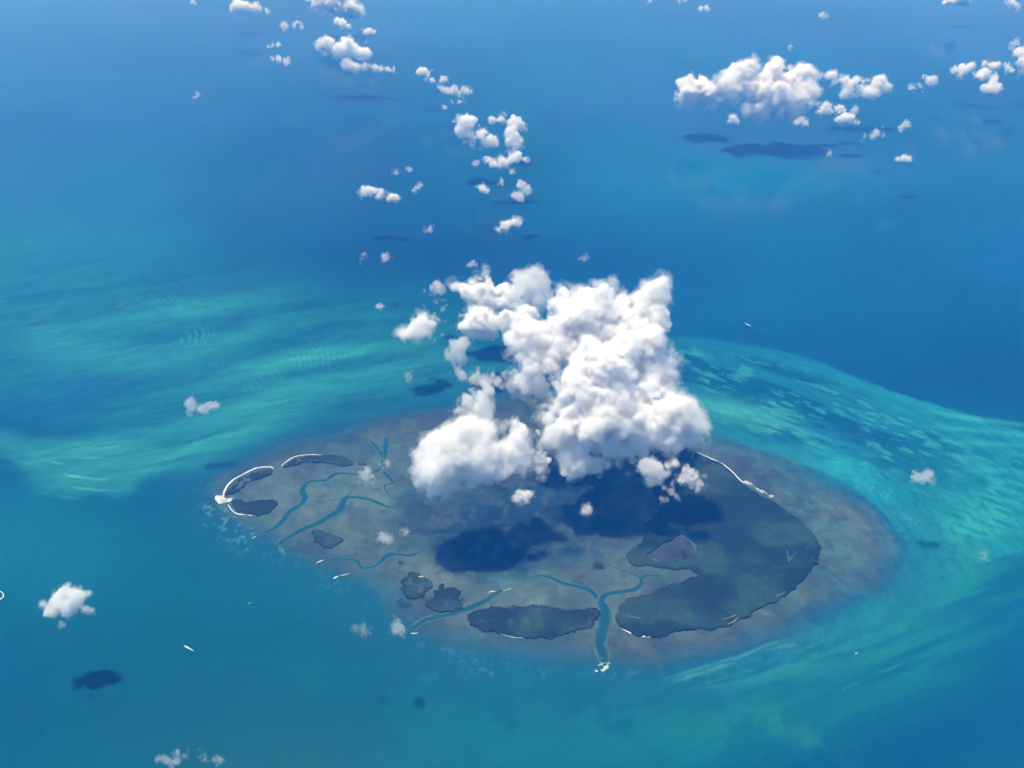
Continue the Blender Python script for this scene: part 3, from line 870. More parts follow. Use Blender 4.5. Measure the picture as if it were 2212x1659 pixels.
def surface_nets(F, org, step):
    """Closed surface of F > 0 as points and quads."""
    F = F.copy()
    for ax in range(3):
        s = [slice(None)] * 3
        for e in (0, -1):
            s[ax] = e
            F[tuple(s)] = np.minimum(F[tuple(s)], -1e-3)
    S = F > 0
    nx, ny, nz = F.shape
    cnt = np.zeros((nx - 1, ny - 1, nz - 1), np.int8)
    for dx in (0, 1):
        for dy in (0, 1):
            for dz in (0, 1):
                cnt += S[dx:nx - 1 + dx, dy:ny - 1 + dy, dz:nz - 1 + dz]
    act = (cnt > 0) & (cnt < 8)
    I, J, K = np.nonzero(act)
    if len(I) == 0:
        return None, None
    idx = np.full(act.shape, -1, np.int32)
    idx[I, J, K] = np.arange(len(I))
    V = {}
    for dx in (0, 1):
        for dy in (0, 1):
            for dz in (0, 1):
                V[dx, dy, dz] = F[I + dx, J + dy, K + dz]
    acc = np.zeros((len(I), 3), np.float32)
    num = np.zeros(len(I), np.float32)
    for ax in range(3):
        o1, o2 = [k for k in range(3) if k != ax]
        for p in (0, 1):
            for q in (0, 1):
                c0 = [0, 0, 0]
                c0[o1], c0[o2] = p, q
                c1 = list(c0)
                c1[ax] = 1
                a, b = V[tuple(c0)], V[tuple(c1)]
                m = (a > 0) != (b > 0)
                t = np.where(m, a / np.where(m, a - b, 1), 0)
                pos = np.array(c0, np.float32)[None, :].repeat(len(I), 0)
                pos[:, ax] = t
                acc += pos * m[:, None]
                num += m
    verts = (acc / num[:, None] + np.stack([I, J, K], 1)) * step + org
    quads = []
    for ax in range(3):
        o1, o2 = [(1, 2), (2, 0), (0, 1)][ax]
        n = [nx, ny, nz]
        sl0 = [slice(1, n[k] - 1) for k in range(3)]
        sl1 = list(sl0)
        sl0[ax] = slice(0, n[ax] - 1)
        sl1[ax] = slice(1, n[ax])
        a, b = S[tuple(sl0)], S[tuple(sl1)]
        for inside_first in (True, False):
            m = (a & ~b) if inside_first else (~a & b)
            g = list(np.nonzero(m))
            g = [g[k] + (0 if k == ax else 1) for k in range(3)]

            def cell(d1, d2):
                c = list(g)
                c[o1] = c[o1] + d1
                c[o2] = c[o2] + d2
                return idx[c[0], c[1], c[2]]
            q = [cell(-1, -1), cell(0, -1), cell(0, 0), cell(-1, 0)]
            if not inside_first:
                q = q[::-1]
            quads.append(np.stack(q, 1))
    return verts, np.concatenate(quads)


def vapour(name, density):
    m = bpy.data.materials.new(name)
    m.use_nodes = True
    nt = m.node_tree
    nt.nodes.clear()
    out = nt.nodes.new('ShaderNodeOutputMaterial')
    vol = nt.nodes.new('ShaderNodeVolumePrincipled')
    vol.inputs['Color'].default_value = (1, 1, 1, 1)
    vol.inputs['Absorption Color'].default_value = (1, 1, 1, 1)
    vol.inputs['Density'].default_value = density
    vol.inputs['Anisotropy'].default_value = 0.0
    mix = nt.nodes.new('ShaderNodeMixShader')
    mix.inputs[0].default_value = 0.012
    tr = nt.nodes.new('ShaderNodeBsdfTransparent')
    tl = nt.nodes.new('ShaderNodeBsdfTranslucent')
    tl.inputs[0].default_value = (0.9, 0.9, 0.9, 1)
    nt.links.new(tr.outputs[0], mix.inputs[1])
    nt.links.new(tl.outputs[0], mix.inputs[2])
    nt.links.new(mix.outputs[0], out.inputs['Surface'])
    nt.links.new(vol.outputs[0], out.inputs['Volume'])
    return m


M_LARGE = {'veil': vapour('cloud_veil', 0.0022), 'fringe': vapour('cloud_fringe', 0.006), 'body': vapour('cloud_body', 0.022), 'core': vapour('cloud_core', 0.06)}
M_SMALL = {'veil': vapour('puff_veil', 0.0020), 'fringe': vapour('puff_fringe', 0.0034), 'body': vapour('puff_body', 0.0085), 'core': vapour('puff_core', 0.020)}
M_WISP = {'veil': vapour('wisp_veil', 0.0013), 'fringe': vapour('wisp_fringe', 0.0028), 'body': vapour('wisp_body', 0.0055)}


def piece_count(n, quads):
    """How many separate pieces a surface has."""
    lab = np.arange(n)
    while True:
        m = lab[quads].min(1)
        new = lab.copy()
        for k in range(4):
            np.minimum.at(new, quads[:, k], m)
        new = new[new]
        if (new == lab).all():
            return len(np.unique(lab))
        lab = new


def make_cloud(label, anchor, puffs, zb=750.0, phi=55.0, step=None, seed=1, group='scattered cumulus clouds', wisp=0.0, rough=1.0, flat=True):
    """puffs: (px, py, radius px[, metres nearer the lens]); they stand on a slanting sheet through the
    anchor, which is the middle of the cloud's base."""
    rng = np.random.default_rng(seed)
    rough *= 1.12 + 1.0 * min(wisp, .8) + (.22 if len(puffs) < 12 else 0)
    A = at(anchor[0], anchor[1], zb)
    f = math.radians(phi)
    nrm = np.array([0, -math.sin(f), math.cos(f)])
    eye = np.array([0, 0, CAM_H])
    cs, rs = [], []
    for p in puffs:
        d = ray(p[0], p[1])
        t = np.dot(A - eye, nrm) / np.dot(d, nrm)
        if len(p) > 3:
            t -= p[3]
        cs.append(eye + d * t)
        rs.append(p[2] * t / FOC)
    cs, rs = np.array(cs), np.array(rs)
    # smaller turrets over each puff
    cc, rr, pp = [cs], [rs], [rs]
    for c, r in zip(cs, rs):
        n = 4 if wisp >= .35 or len(rs) < 12 else 9
        v = rng.normal(0, 1, (n, 3))
        v[:, 2] = v[:, 2] * 0.8 + 0.25
        v /= np.linalg.norm(v, axis=1)[:, None]
        tc, tr = c + v * r * rng.uniform(0.66, 0.88, (n, 1)), r * rng.uniform(0.22, 0.42, n)
        cc.append(tc)
        rr.append(tr)
        pp.append(np.full(n, r))
    cs, rs, ps = np.concatenate(cc), np.concatenate(rr), np.concatenate(pp)
    R = float(np.median(rs[:len(puffs)]))
    depth = np.linalg.norm(A - eye)
    if step is None:
        step = min(max(depth / 823.0 * 1.05, R / 14), R / 5.5)
    pad = 0.55 * R + 4 * step
    lo = (cs - rs[:, None]).min(0) - pad
    hi = (cs + rs[:, None]).max(0) + pad
    n = np.ceil((hi - lo) / step).astype(int) + 1
    F = np.full(n, -1e3, np.float32)
    E = np.zeros(n, np.float32)
    kk = 1.0 / (.15 * R)
    L = np.ones(n, np.float32)                       # size of the puff each place belongs to
    ax = [lo[k] + np.arange(n[k]) * step for k in range(3)]
    for c, r, pr in zip(cs, rs, ps):
        reach = r + R * 0.9 + 3 * step
        s = [slice(max(0, int((c[k] - reach - lo[k]) / step)), min(n[k], int((c[k] + reach - lo[k]) / step) + 2)) for k in range(3)]
        d = np.sqrt((ax[0][s[0]] - c[0])[:, None, None] ** 2 + (ax[1][s[1]] - c[1])[None, :, None] ** 2 + (ax[2][s[2]] - c[2])[None, None, :] ** 2)
        d = (r - d).astype(np.float32)
        s = tuple(s)
        L[s] = np.where(d > F[s], np.float32(min(max(pr / R, .4), 1.25)), L[s])
        F[s] = np.maximum(F[s], d)
        E[s] += np.exp(np.minimum(d, 4 * R) * kk)
    # puffs melt into one another instead of meeting in creases
    F = np.where(E > 0, np.log(np.maximum(E, 1e-30)) / kk + (.08 if len(puffs) < 25 else -.10) * R, F).astype(np.float32)
    F = np.maximum(F, -2 * R)
    per, amp = R * 1.5, R * 0.34 * rough
    k = 0
    while per > 2.0 * step and k < 6:
        nz_ = noise3(n, step, per, rng)
        if k >= 1:
            nz_ = 1.7 * np.abs(nz_) - 0.75          # rounded turrets, sharp creases
        F += amp * nz_ * L
        per *= 0.52
        amp *= 0.66
        k += 1
    if flat:
        base = noise3((n[0], n[1], 1), step, R * 0.9, rng)
        zz = ax[2][None, None, :] - (zb - R * 0.15 + base * R * 0.18)
        F = np.minimum(F, zz.astype(np.float32) * 0.9)
    thin = noise3(n, step, R * 0.7, rng) * 0.55
    p_, a_ = R * 0.34, 0.45
    for _ in range(3):
        if p_ > 1.6 * step:
            thin += a_ * (0.7 - 1.5 * np.abs(noise3(n, step, p_, rng)))        # torn, thread-like edges
        p_, a_ = p_ * .5, a_ * .7
    root = bpy.data.objects.new('cloud', None)
    C.objects.link(root)
    root.location = (A[0], A[1], zb)
    root.empty_display_size = 50
    root['label'], root['category'], root['group'] = label, 'cloud', group
    mats = M_WISP if wisp >= .5 else (M_LARGE if R > 95 else M_SMALL)
    layers = [('veil', F + R * (0.18 + 0.50 * thin - .12 * wisp)), ('fringe', F + R * (0.02 + 0.34 * thin - .22 * wisp))]
    if wisp < .9:
        layers.append(('body', F - R * (0.08 + 0.16 * thin + .35 * wisp)))
    if wisp < .4:
        layers.append(('core', F - R * (0.24 + 0.4 * wisp)))
    tris = 0
    for nm, G in layers:
        v, q = surface_nets(G, lo - A, step)
        if v is None:
            continue
        me = np_mesh('cloud_' + nm, v, q, mats[nm], smooth=True)
        o = link(nm, me, root)
        if piece_count(len(v), q) > 1:
            o['kind'] = 'stuff'
        tris += 2 * len(q)
    return root, tris

# ------------------------------------------------------------------ every cloud in the photograph
TRIS = 0
N_CLOUD = 0
ISL, OPEN, NEAR = 'clouds over the island', 'scattered clouds over the far sea', 'small clouds over the near sea'


def cloud(label, anchor, puffs, wisp=0.0, zb=500.0, phi=55.0, group=OPEN, **k):
    global TRIS, N_CLOUD
    N_CLOUD += 1
    flat = k.pop('flat', wisp < .35)
    r, t = make_cloud(label, anchor, puffs, zb=zb, phi=phi, seed=100 + N_CLOUD, group=group, wisp=wisp, flat=flat, **k)
    TRIS += t


MAIN = [(1425, 620, 11), (1408, 642, 22), (1430, 648, 13), (1397, 668, 36), (1420, 691, 26), (1305, 638, 28), (1275, 651, 26), (1341, 661, 34), (1367, 694, 42), (1315, 678, 40), (1216, 628, 20), (1243, 648, 22),
        (1213, 665, 26), (1216, 694, 26), (1400, 724, 34), (1354, 724, 40), (1295, 710, 40), (1250, 700, 34), (1125, 717, 20), (1144, 710, 22), (1125, 746, 26), (1151, 756, 36), (1187, 737, 34), (1157, 802, 30), (1190, 783, 42),
        (1223, 763, 44), (1144, 832, 20), (1174, 832, 24), (1282, 763, 36, 200), (1269, 802, 50, 200), (1305, 783, 50, 200), (1341, 763, 44, 150), (1239, 835, 40, 250), (1295, 832, 60, 250), (1341, 815, 50, 200),
        (1393, 769, 40), (1420, 802, 34), (1433, 825, 24), (1387, 809, 40), (1203, 881, 30, 250), (1184, 897, 22, 250), (1239, 881, 50, 300), (1289, 881, 60, 300), (1338, 868, 55, 250), (1380, 848, 40, 150), (1403, 835, 24, 150),
        (1223, 920, 34, 350), (1272, 920, 45, 350), (1321, 914, 50, 350), (1361, 907, 45, 250), (1315, 953, 40, 300), (1370, 947, 40, 250), (1354, 973, 28, 200),
        (1453, 891, 28, 250), (1436, 914, 34, 250), (1472, 901, 28, 250), (1505, 917, 18, 250), (1485, 933, 22, 250), (1436, 947, 24, 250), (1459, 953, 18, 250), (1420, 930, 26, 250)]
cloud('huge towering white cumulus over the island, the biggest cloud', (1330, 985), MAIN, zb=395, phi=46, group=ISL, step=9.5)
cloud('ragged white cumulus lobe hanging at the near foot of the huge cumulus', (1250, 1030),
      [(1190, 940, 16), (1207, 956, 22), (1223, 986, 26), (1249, 973, 26), (1256, 999, 26), (1289, 1006, 18), (1230, 1019, 20), (1308, 999, 10), (1269, 935, 14), (1321, 976, 16), (1305, 970, 14), (1341, 976, 10), (1335, 1002, 7)], group=ISL, zb=430)
cloud('big domed white cumulus left of the huge one, above the lagoon', (980, 1068),
      [(1026, 920, 24), (1013, 940, 34), (1046, 933, 26), (977, 940, 24), (961, 966, 32), (993, 973, 45), (1033, 973, 40), (928, 973, 22), (908, 993, 22), (921, 1012, 28), (961, 1012, 40), (1006, 1019, 40), (1046, 1012, 32), (954, 1048, 22), (987, 1048, 22), (1013, 1040, 22), (1075, 1022, 18), (967, 1066, 10)],
      group=ISL, zb=535, phi=50)
cloud('mid-sized puffy cloud squeezed between the domed cumulus and the huge one', (1120, 1035),
      [(1088, 924, 14), (1108, 940, 24), (1125, 947, 18), (1108, 976, 30), (1141, 976, 22), (1157, 993, 18), (1125, 1002, 28), (1164, 1019, 16), (1098, 960, 22)], .34, group=ISL, zb=520)
cloud('thin greyish plume rising above the domed cumulus', (1030, 905),
      [(1052, 842, 16), (1039, 858, 20), (1052, 874, 16), (1013, 868, 14), (1000, 888, 16), (1026, 888, 20), (1046, 901, 18)], .42, group=ISL)
cloud('small torn puff above the grey plume, left of the huge cumulus', (990, 785), [(997, 753, 14), (987, 766, 14), (970, 769, 10), (1000, 769, 12)], .5, group=ISL)
cloud('faint veil of mist strung below the small torn puff', (1020, 825), [(987, 798, 8), (1000, 812, 11), (1026, 819, 13), (1052, 822, 12), (1072, 826, 9)], .8, group=ISL)
cloud('faint misty tuft touching the left flank of the huge cumulus', (1104, 840), [(1108, 822, 16), (1098, 832, 12)], .7, group=ISL)
cloud('detached slanting cloud farthest left of the clouds round the huge cumulus', (910, 735),
      [(954, 668, 12), (938, 681, 20), (921, 694, 20), (905, 707, 20), (885, 714, 16), (918, 720, 18), (908, 730, 12), (872, 714, 10)], .28, group=ISL)
cloud('fluffy white cloud up and left of the huge cumulus', (1050, 668),
      [(1052, 599, 12), (1039, 619, 20), (1059, 628, 28), (1026, 632, 22), (1003, 622, 12), (987, 619, 7), (1066, 655, 20), (1085, 625, 20), (1039, 648, 20)], .28, group=ISL)
cloud('thin translucent cloud between the fluffy one and the huge cumulus top', (1150, 670),
      [(1118, 605, 14), (1144, 602, 14), (1170, 605, 14), (1125, 628, 20), (1151, 625, 20), (1177, 635, 16), (1131, 655, 20), (1157, 655, 20), (1157, 588, 10)], .52, group=ISL)
cloud('long flat cloud bank reaching left from the huge cumulus', (1080, 725),
      [(1013, 701, 16), (1039, 694, 22), (1066, 697, 24), (1092, 687, 22), (1118, 691, 22), (1144, 684, 18), (1033, 714, 14), (1066, 717, 14)], .36, group=ISL)
cloud('faint wisp above left of the detached slanting cloud', (936, 630), [(931, 622, 12), (941, 619, 10), (918, 626, 7)], .85, group=ISL)
cloud('small white puff alone below the gap under the huge cumulus', (1128, 1092), [(1118, 1078, 11), (1134, 1071, 12), (1144, 1068, 8), (1125, 1086, 8)], .1, group=ISL, zb=430)
cloud('hooked white cloud over the dark shadow on the big island', (1416, 1044),
      [(1406, 1001, 16), (1391, 1008, 14), (1420, 1008, 15), (1416, 1022, 14), (1431, 1024, 14), (1406, 1040, 11), (1424, 1035, 10), (1443, 1022, 8), (1456, 1001, 8), (1442, 1006, 8)], .0, group=ISL, zb=430, rough=.7, flat=False)
cloud('compact white cloud right of the hooked one, over the big island', (1492, 1052),
      [(1490, 1022, 14), (1485, 1033, 17), (1501, 1031, 16), (1506, 1044, 11), (1496, 1044, 12), (1472, 1035, 9)], .05, group=ISL, zb=430, flat=False)
cloud('torn scraps of mist below the hooked and compact clouds', (1450, 1068), [(1452, 1047, 7), (1449, 1058, 8), (1434, 1053, 6), (1465, 1076, 6)], .62, group=ISL)
cloud('small pinkish scrap of cloud under the hooked cloud', (1434, 1085), [(1431, 1078, 7), (1438, 1080, 5)], .5, group=ISL)
cloud('little white puff over the lagoon right of its dark shadow', (1268, 1113), [(1271, 1098, 9), (1273, 1106, 9), (1262, 1105, 8)], .3, group=ISL, zb=430)
cloud('thin veil of cloud beside the upper end of the big island beach', (1507, 984), [(1503, 970, 10), (1513, 974, 10), (1524, 982, 7)], .96, group=ISL)
cloud('soft grey tuft over the winding channel by the crescent island', (795, 1042), [(792, 1021, 11), (797, 1031, 12)], .7, group=ISL)
cloud('faint tuft over the channel fork at the north rim', (836, 1008), [(835, 1001, 10), (826, 1004, 7)], .85, group=ISL)
cloud('faint tuft over the flat right of the wedge-shaped island', (832, 1172), [(832, 1162, 10), (838, 1170, 7)], .78, group=ISL)
cloud('very faint scrap over the flat, between wedge-shaped island and lagoon', (878, 1152), [(877, 1146, 8)], .85, group=ISL)
cloud('grey tuft at the sea edge below the twin islands', (862, 1370), [(862, 1357, 12), (866, 1366, 8), (857, 1364, 7)], .72, group=NEAR)
cloud('flat faint scrap left of the grey tuft below the twin islands', (785, 1366), [(772, 1362, 8), (785, 1362, 9), (798, 1364, 7)], .9, group=NEAR)

cloud('lone bright white cloud at lower left above its own dark shadow', (148, 1330),
      [(144, 1277, 12), (128, 1292, 17), (161, 1292, 20), (146, 1307, 20), (113, 1311, 14), (180, 1288, 9), (191, 1282, 6), (116, 1322, 9), (150, 1320, 12), (188, 1316, 8), (199, 1319, 5), (92, 1305, 5)], .05, zb=490, group=NEAR)
cloud('speck of cloud just under the lone bright cloud', (133, 1355), [(133, 1350, 5)], .7, group=NEAR)
cloud('ragged low wisp on the bottom edge, the whitest one there', (383, 1652), [(379, 1629, 9), (383, 1641, 10), (398, 1633, 8), (368, 1644, 7)], .6, group=NEAR)
cloud('faint wisp on the bottom edge, second from left', (440, 1644), [(435, 1633, 8), (443, 1637, 6)], .72, group=NEAR)
cloud('faint wisp on the bottom edge, farthest right', (473, 1648), [(473, 1641, 7), (463, 1643, 5)], .85, group=NEAR)
cloud('faint wisp on the bottom edge, farthest left', (349, 1645), [(349, 1639, 7), (340, 1641, 5)], .88, group=NEAR)
cloud('lavender puff over the turquoise shoal, left of a pair', (410, 890), [(410, 873, 9), (408, 881, 9), (414, 867, 7)], .5, group=NEAR)
cloud('lavender puff over the turquoise shoal, right of a pair', (446, 888), [(445, 879, 9), (434, 882, 7), (458, 875, 8)], .5, group=NEAR)
cloud('thin pale streak of cloud at the far edge of the turquoise shoal', (818, 671), [(818, 665, 6), (826, 661, 4)], .85, group=NEAR)
cloud('lavender wisp over the mottled bank on the right', (1998, 1050), [(1997, 1034, 11), (2012, 1043, 9), (1984, 1034, 9), (2010, 1025, 7)], .68, group=NEAR)
cloud('barely visible pink scrap over the right-hand bank', (2127, 1204), [(2127, 1199, 7)], .93, group=NEAR)
cloud('faint speck of cloud over the left flank of the shoal by the big cloud', (885, 816), [(885, 809, 9), (892, 800, 6)], .95, group=ISL)
cloud('faint speck of cloud above the fluffy cloud', (1020, 576), [(1020, 571, 6)], .85)
cloud('faint smear of cloud on the open water above the huge cumulus top', (1259, 562), [(1252, 558, 5), (1262, 558, 6)], .92)

# the street of clouds from top left to the middle
cloud('flat-based cloud with a tail, leftmost on the top edge', (535, 28), [(516, 11, 10), (506, 16, 7), (535, 15, 9), (550, 18, 8), (560, 20, 7), (577, 25, 6)], .05)
cloud('large cloud cut by the top edge, left half of the photo', (737, 36), [(692, 3, 13), (680, 0, 12), (725, 3, 14), (750, 17, 17), (770, 22, 12), (735, 24, 11), (740, -12, 18), (715, -14, 14), (690, -14, 12)])
cloud('small slanting cloud under the large one on the top edge', (740, 63), [(727, 45, 6), (740, 53, 8), (754, 56, 5)], .1)
cloud('little puff above the right shoulder of the layered cloud, upper left', (797, 75), [(797, 68, 7), (788, 70, 5), (806, 71, 5)], .3)
cloud('thin broken streak left of the small slanting cloud', (634, 64), [(615, 56, 6), (635, 58, 6), (652, 58, 6), (645, 47, 5)], .6)
cloud('thin wisp touching the large top-edge cloud from below', (688, 26), [(688, 21, 5)], .7)
cloud('small flat lavender cloud, upper of two left of the layered cloud', (591, 103), [(580, 99, 4), (590, 98, 5), (600, 97, 4)], .35)
cloud('soft lavender lens of cloud, lower of two left of the layered cloud', (608, 139), [(590, 126, 5), (603, 129, 6), (618, 132, 6), (626, 134, 4)], .45)
cloud('bright layered cloud with a long lower shelf, upper left', (762, 155),
      [(750, 100, 17), (735, 110, 14), (765, 107, 17), (782, 115, 14), (792, 121, 8), (730, 120, 8), (705, 97, 12), (692, 100, 8), (700, 114, 5), (752, 140, 13), (765, 147, 9), (790, 145, 9), (810, 149, 7), (822, 150, 5)], .03)
cloud('tiny flat cloud just right of the layered cloud shelf', (845, 156), [(838, 150, 5), (850, 151, 6)], .35)
cloud('speck of cloud at the upper right of the layered cloud', (790, 96), [(790, 92, 4)], .6)
cloud('tiny wisp alone on the blue water at upper left', (424, 212), [(427, 204, 5), (418, 210, 4)], .7)
cloud('speck of cloud on the top edge, far left', (420, 9), [(420, 4, 5)], .5)
cloud('small peaked cloud with a flat tail, right of the layered cloud', (928, 178), [(914, 156, 9), (925, 159, 9), (905, 157, 7), (918, 171, 6), (934, 172, 7), (955, 173, 7)], .12)
cloud('ragged low cloud just below the small peaked one', (985, 206), [(955, 193, 6), (966, 197, 6), (979, 196, 8), (990, 200, 6), (1006, 196, 7), (1016, 199, 4)], .4)
cloud('thin wisp below the ragged low cloud', (1003, 224), [(1003, 218, 6), (994, 219, 4)], .7)
cloud('speck of cloud under the left end of the ragged low cloud', (959, 236), [(959, 232, 4)], .75)
cloud('speck of cloud between the ragged low cloud and the thin wisp', (978, 228), [(978, 224, 4)], .78)
cloud('lumpy white cloud, left of the middle street group', (1038, 324), [(1008, 265, 14), (998, 283, 10), (1014, 273, 10), (1040, 289, 17), (1056, 299, 15), (1024, 302, 13), (1043, 312, 11), (1067, 305, 9)], .05)
cloud('white puff with a wispy left arm, top of the middle street group', (1108, 285), [(1109, 260, 10), (1120, 273, 11), (1104, 270, 8), (1083, 257, 8), (1064, 260, 6), (1091, 249, 5)], .2)
cloud('round white puff below the wispy-armed one', (1110, 324), [(1104, 300, 13), (1117, 307, 13), (1096, 292, 8), (1123, 314, 8)], .08)
cloud('long low white cloud at the bottom of the middle street group', (1093, 362), [(1054, 347, 7), (1067, 353, 9), (1085, 351, 10), (1104, 342, 9), (1117, 342, 10), (1133, 345, 7)], .22)
cloud('thin wisp left of the long low cloud', (1028, 358), [(1028, 352, 5)], .75)
cloud('tiny puff under the right end of the long low cloud', (1107, 374), [(1107, 369, 5)], .6)
cloud('small pale cloud over a shadow below the middle street group', (1040, 416), [(1040, 408, 7), (1035, 404, 6), (1048, 410, 6)], .35)
cloud('tiny pale cloud right of the small one over the shadow', (1081, 403), [(1084, 396, 6), (1076, 398, 4)], .4)
cloud('bent lavender cloud right of the middle of the street', (1127, 430), [(1125, 398, 8), (1136, 411, 9), (1125, 422, 9), (1115, 423, 6), (1141, 414, 7)], .4)
cloud('soft twin-lobed cloud, last of the street before the huge cumulus', (1100, 500), [(1096, 487, 11), (1112, 477, 8), (1088, 485, 8), (1121, 483, 6), (1076, 496, 5)], .28)
cloud('small white cloud with a fading right tail, left of the street', (815, 434), [(793, 414, 9), (785, 411, 8), (804, 411, 8), (817, 424, 7), (823, 415, 6), (847, 428, 8), (857, 430, 6)], .32)
cloud('faint arch of cloud right of the tailed small cloud', (902, 414), [(902, 406, 7), (895, 410, 4)], .8)
cloud('faint speck above the tailed small cloud, right of two', (884, 371), [(884, 367, 5)], .78)
cloud('faint speck above the tailed small cloud, left of two', (854, 375), [(854, 371, 5)], .78)
cloud('thin bright wisp on the water between the tailed cloud and the twin-lobed one', (928, 503), [(929, 497, 6), (920, 499, 4)], .6)
cloud('faint smudge of cloud above the shoal, right of two', (832, 566), [(832, 557, 8), (826, 563, 5)], .82)
cloud('faint smudge of cloud above the shoal, left of two', (783, 560), [(783, 556, 6)], .85)

# the group at top right
cloud('rounded white cumulus at the left end of the upper right group', (1510, 235), [(1514, 191, 22), (1521, 176, 13), (1491, 195, 20), (1491, 216, 14), (1532, 206, 20), (1536, 223, 10), (1484, 184, 10)])
cloud('biggest far cumulus, turreted like a castle, upper right', (1665, 262),
      [(1604, 161, 20), (1619, 150, 12), (1589, 176, 20), (1570, 195, 20), (1577, 210, 16), (1607, 188, 24), (1622, 199, 24), (1671, 161, 20), (1677, 143, 11), (1660, 184, 26), (1652, 203, 28), (1682, 199, 30), (1705, 184, 24), (1727, 165, 18),
       (1739, 176, 20), (1739, 199, 20), (1712, 214, 28), (1671, 225, 24), (1731, 221, 18), (1615, 233, 14), (1637, 240, 16), (1652, 249, 12), (1694, 233, 20)])
cloud('small puff under the right end of the turreted far cumulus', (1727, 254), [(1729, 244, 9), (1720, 247, 6)], .15)
cloud('faint low puffs just below the small puff of the turreted cumulus', (1729, 275), [(1720, 265, 7), (1737, 267, 7)], .42)
cloud('small puff below the left part of the turreted far cumulus', (1584, 269), [(1581, 259, 8), (1590, 263, 6)], .25)
cloud('broad broken cloud right of the turreted far cumulus', (1862, 218),
      [(1798, 162, 8), (1802, 177, 9), (1789, 168, 7), (1826, 171, 11), (1837, 182, 11), (1850, 173, 9), (1833, 195, 8), (1859, 186, 12), (1872, 197, 13), (1879, 206, 10), (1894, 182, 11), (1903, 175, 10), (1894, 197, 10), (1912, 190, 9), (1868, 204, 8), (1826, 207, 9), (1837, 208, 7), (1818, 208, 6)], .12)
cloud('white puff between the turreted cumulus and the flat-based small cloud', (1778, 249), [(1776, 234, 10), (1765, 225, 6), (1787, 240, 9), (1772, 241, 8)], .1)
cloud('small round puff beneath the broad broken cloud', (1815, 244), [(1814, 234, 8), (1809, 236, 6), (1822, 238, 5)], .15)
cloud('small flat-based cloud, lowest of three under the broad broken cloud', (1830, 268), [(1824, 256, 9), (1813, 259, 8), (1837, 258, 9), (1848, 261, 6)], .12)
cloud('faint round speck right of the small round puff', (1846, 246), [(1846, 239, 6)], .8)
cloud('pale curled wisp right of the flat-based small cloud', (1952, 287), [(1953, 271, 8), (1958, 268, 6), (1947, 281, 4)], .62)
cloud('pale broken wisp left of the curled one', (1898, 302), [(1894, 287, 8), (1910, 294, 7), (1888, 293, 6)], .42)
cloud('very faint wisp next to the pale broken one', (1864, 301), [(1864, 295, 6)], .85)
cloud('isolated little white cloud, lowest at upper right', (1951, 350), [(1951, 341, 8), (1940, 344, 5), (1962, 345, 6), (1951, 337, 5)], .2)
cloud('leaning thin cloud between the broad broken one and the right-edge group', (1998, 197), [(1975, 188, 7), (1988, 185, 6), (2008, 175, 8), (2017, 175, 6), (1994, 168, 5)], .45)
cloud('rounded bright puff, leftmost of the right-edge group', (2078, 168), [(2080, 153, 12), (2091, 149, 10), (2066, 151, 8), (2076, 160, 8)], .08)
cloud('thin flat cloud on top of the right-edge group', (2140, 148), [(2126, 138, 7), (2139, 141, 7), (2150, 142, 6)], .3)
cloud('middle puff of the right-edge group', (2125, 173), [(2122, 162, 11), (2111, 164, 7), (2130, 164, 9), (2146, 166, 6)], .15)
cloud('lowest puff of the right-edge group, over small shadows', (2142, 201), [(2146, 179, 8), (2144, 190, 10), (2130, 190, 8), (2152, 189, 7)], .1)
cloud('tall bright cloud cut by the right edge', (2200, 170), [(2198, 116, 9), (2207, 118, 9), (2183, 136, 8), (2198, 140, 12), (2187, 153, 8), (2203, 155, 11), (2178, 144, 7), (2222, 140, 16)], .05)
cloud('faint double wisp above the cloud at the right edge', (2190, 99), [(2190, 94, 6)], .85)
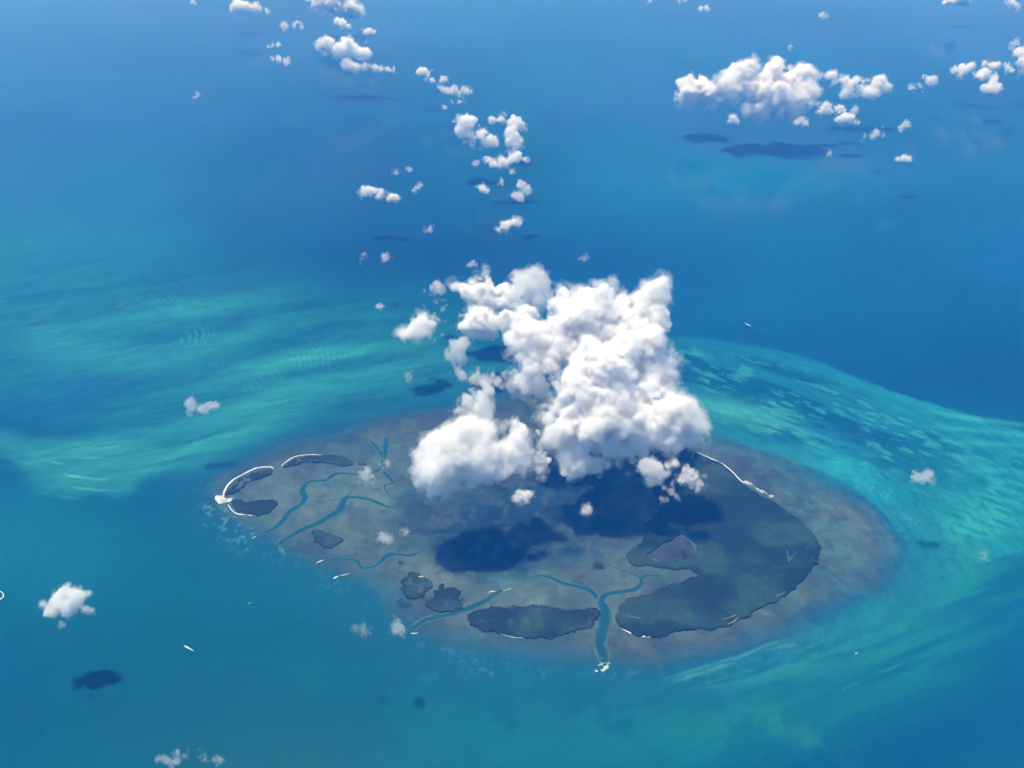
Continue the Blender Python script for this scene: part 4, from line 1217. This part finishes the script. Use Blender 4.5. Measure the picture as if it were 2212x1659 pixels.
cloud('white cloud cut by the top edge, right side', (2066, 14), [(2050, 2, 9), (2068, 3, 9), (2085, 1, 8), (2070, -7, 10)], .05)
cloud('slanting white cloud in the top right corner', (2192, 23), [(2187, 4, 9), (2194, 13, 6), (2198, 19, 5), (2183, -5, 9)], .12)
cloud('tiny puff near the top edge, right of centre', (1523, 27), [(1527, 20, 6), (1514, 22, 4)], .3)
cloud('tiny puff on the top edge, left of the one right of centre', (1406, 6), [(1406, 1, 5)], .3)
cloud('faint scrap on the top edge above the tiny puff', (1467, 6), [(1467, 1, 4), (1478, 2, 4)], .7)
cloud('faint speck above the turreted far cumulus', (1707, 109), [(1707, 104, 4)], .8)
cloud('faint wisp high above the broad broken cloud', (1776, 36), [(1774, 31, 5), (1786, 33, 4)], .75)
cloud('faint pale patch below the shadow of the turreted cumulus', (1791, 338), [(1791, 332, 6)], .88)
print('clouds', N_CLOUD, 'triangles', TRIS)

# ------------------------------------------------------------------ the air
def haze_box():
    m = bpy.data.materials.new('haze')
    m.use_nodes = True
    nt = m.node_tree
    nt.nodes.clear()
    out = nt.nodes.new('ShaderNodeOutputMaterial')
    vol = nt.nodes.new('ShaderNodeVolumePrincipled')
    vol.inputs['Color'].default_value = HAZE_COLOUR
    vol.inputs['Absorption Color'].default_value = (1, 1, 1, 1)
    vol.inputs['Density'].default_value = HAZE_DENSITY
    vol.inputs['Anisotropy'].default_value = 0.0
    nt.links.new(vol.outputs[0], out.inputs['Volume'])
    x0, x1, y0, y1, z0, z1 = -2.5e5, 2.5e5, -5.5e4, 2.8e5, -1.0, CAM_H + 120
    v = [(x, y, z) for x in (x0, x1) for y in (y0, y1) for z in (z0, z1)]
    f = [(0, 1, 3, 2), (4, 6, 7, 5), (0, 4, 5, 1), (2, 3, 7, 6), (0, 2, 6, 4), (1, 5, 7, 3)]
    me = np_mesh('haze', v, f, m, smooth=False)
    return link('haze', me, kind='stuff', label='thin blue haze in the air over the sea')


HAZE_COLOUR = (0.02, 0.27, 1.0, 1)
HAZE_DENSITY = 0.5 / 13500
haze_box()
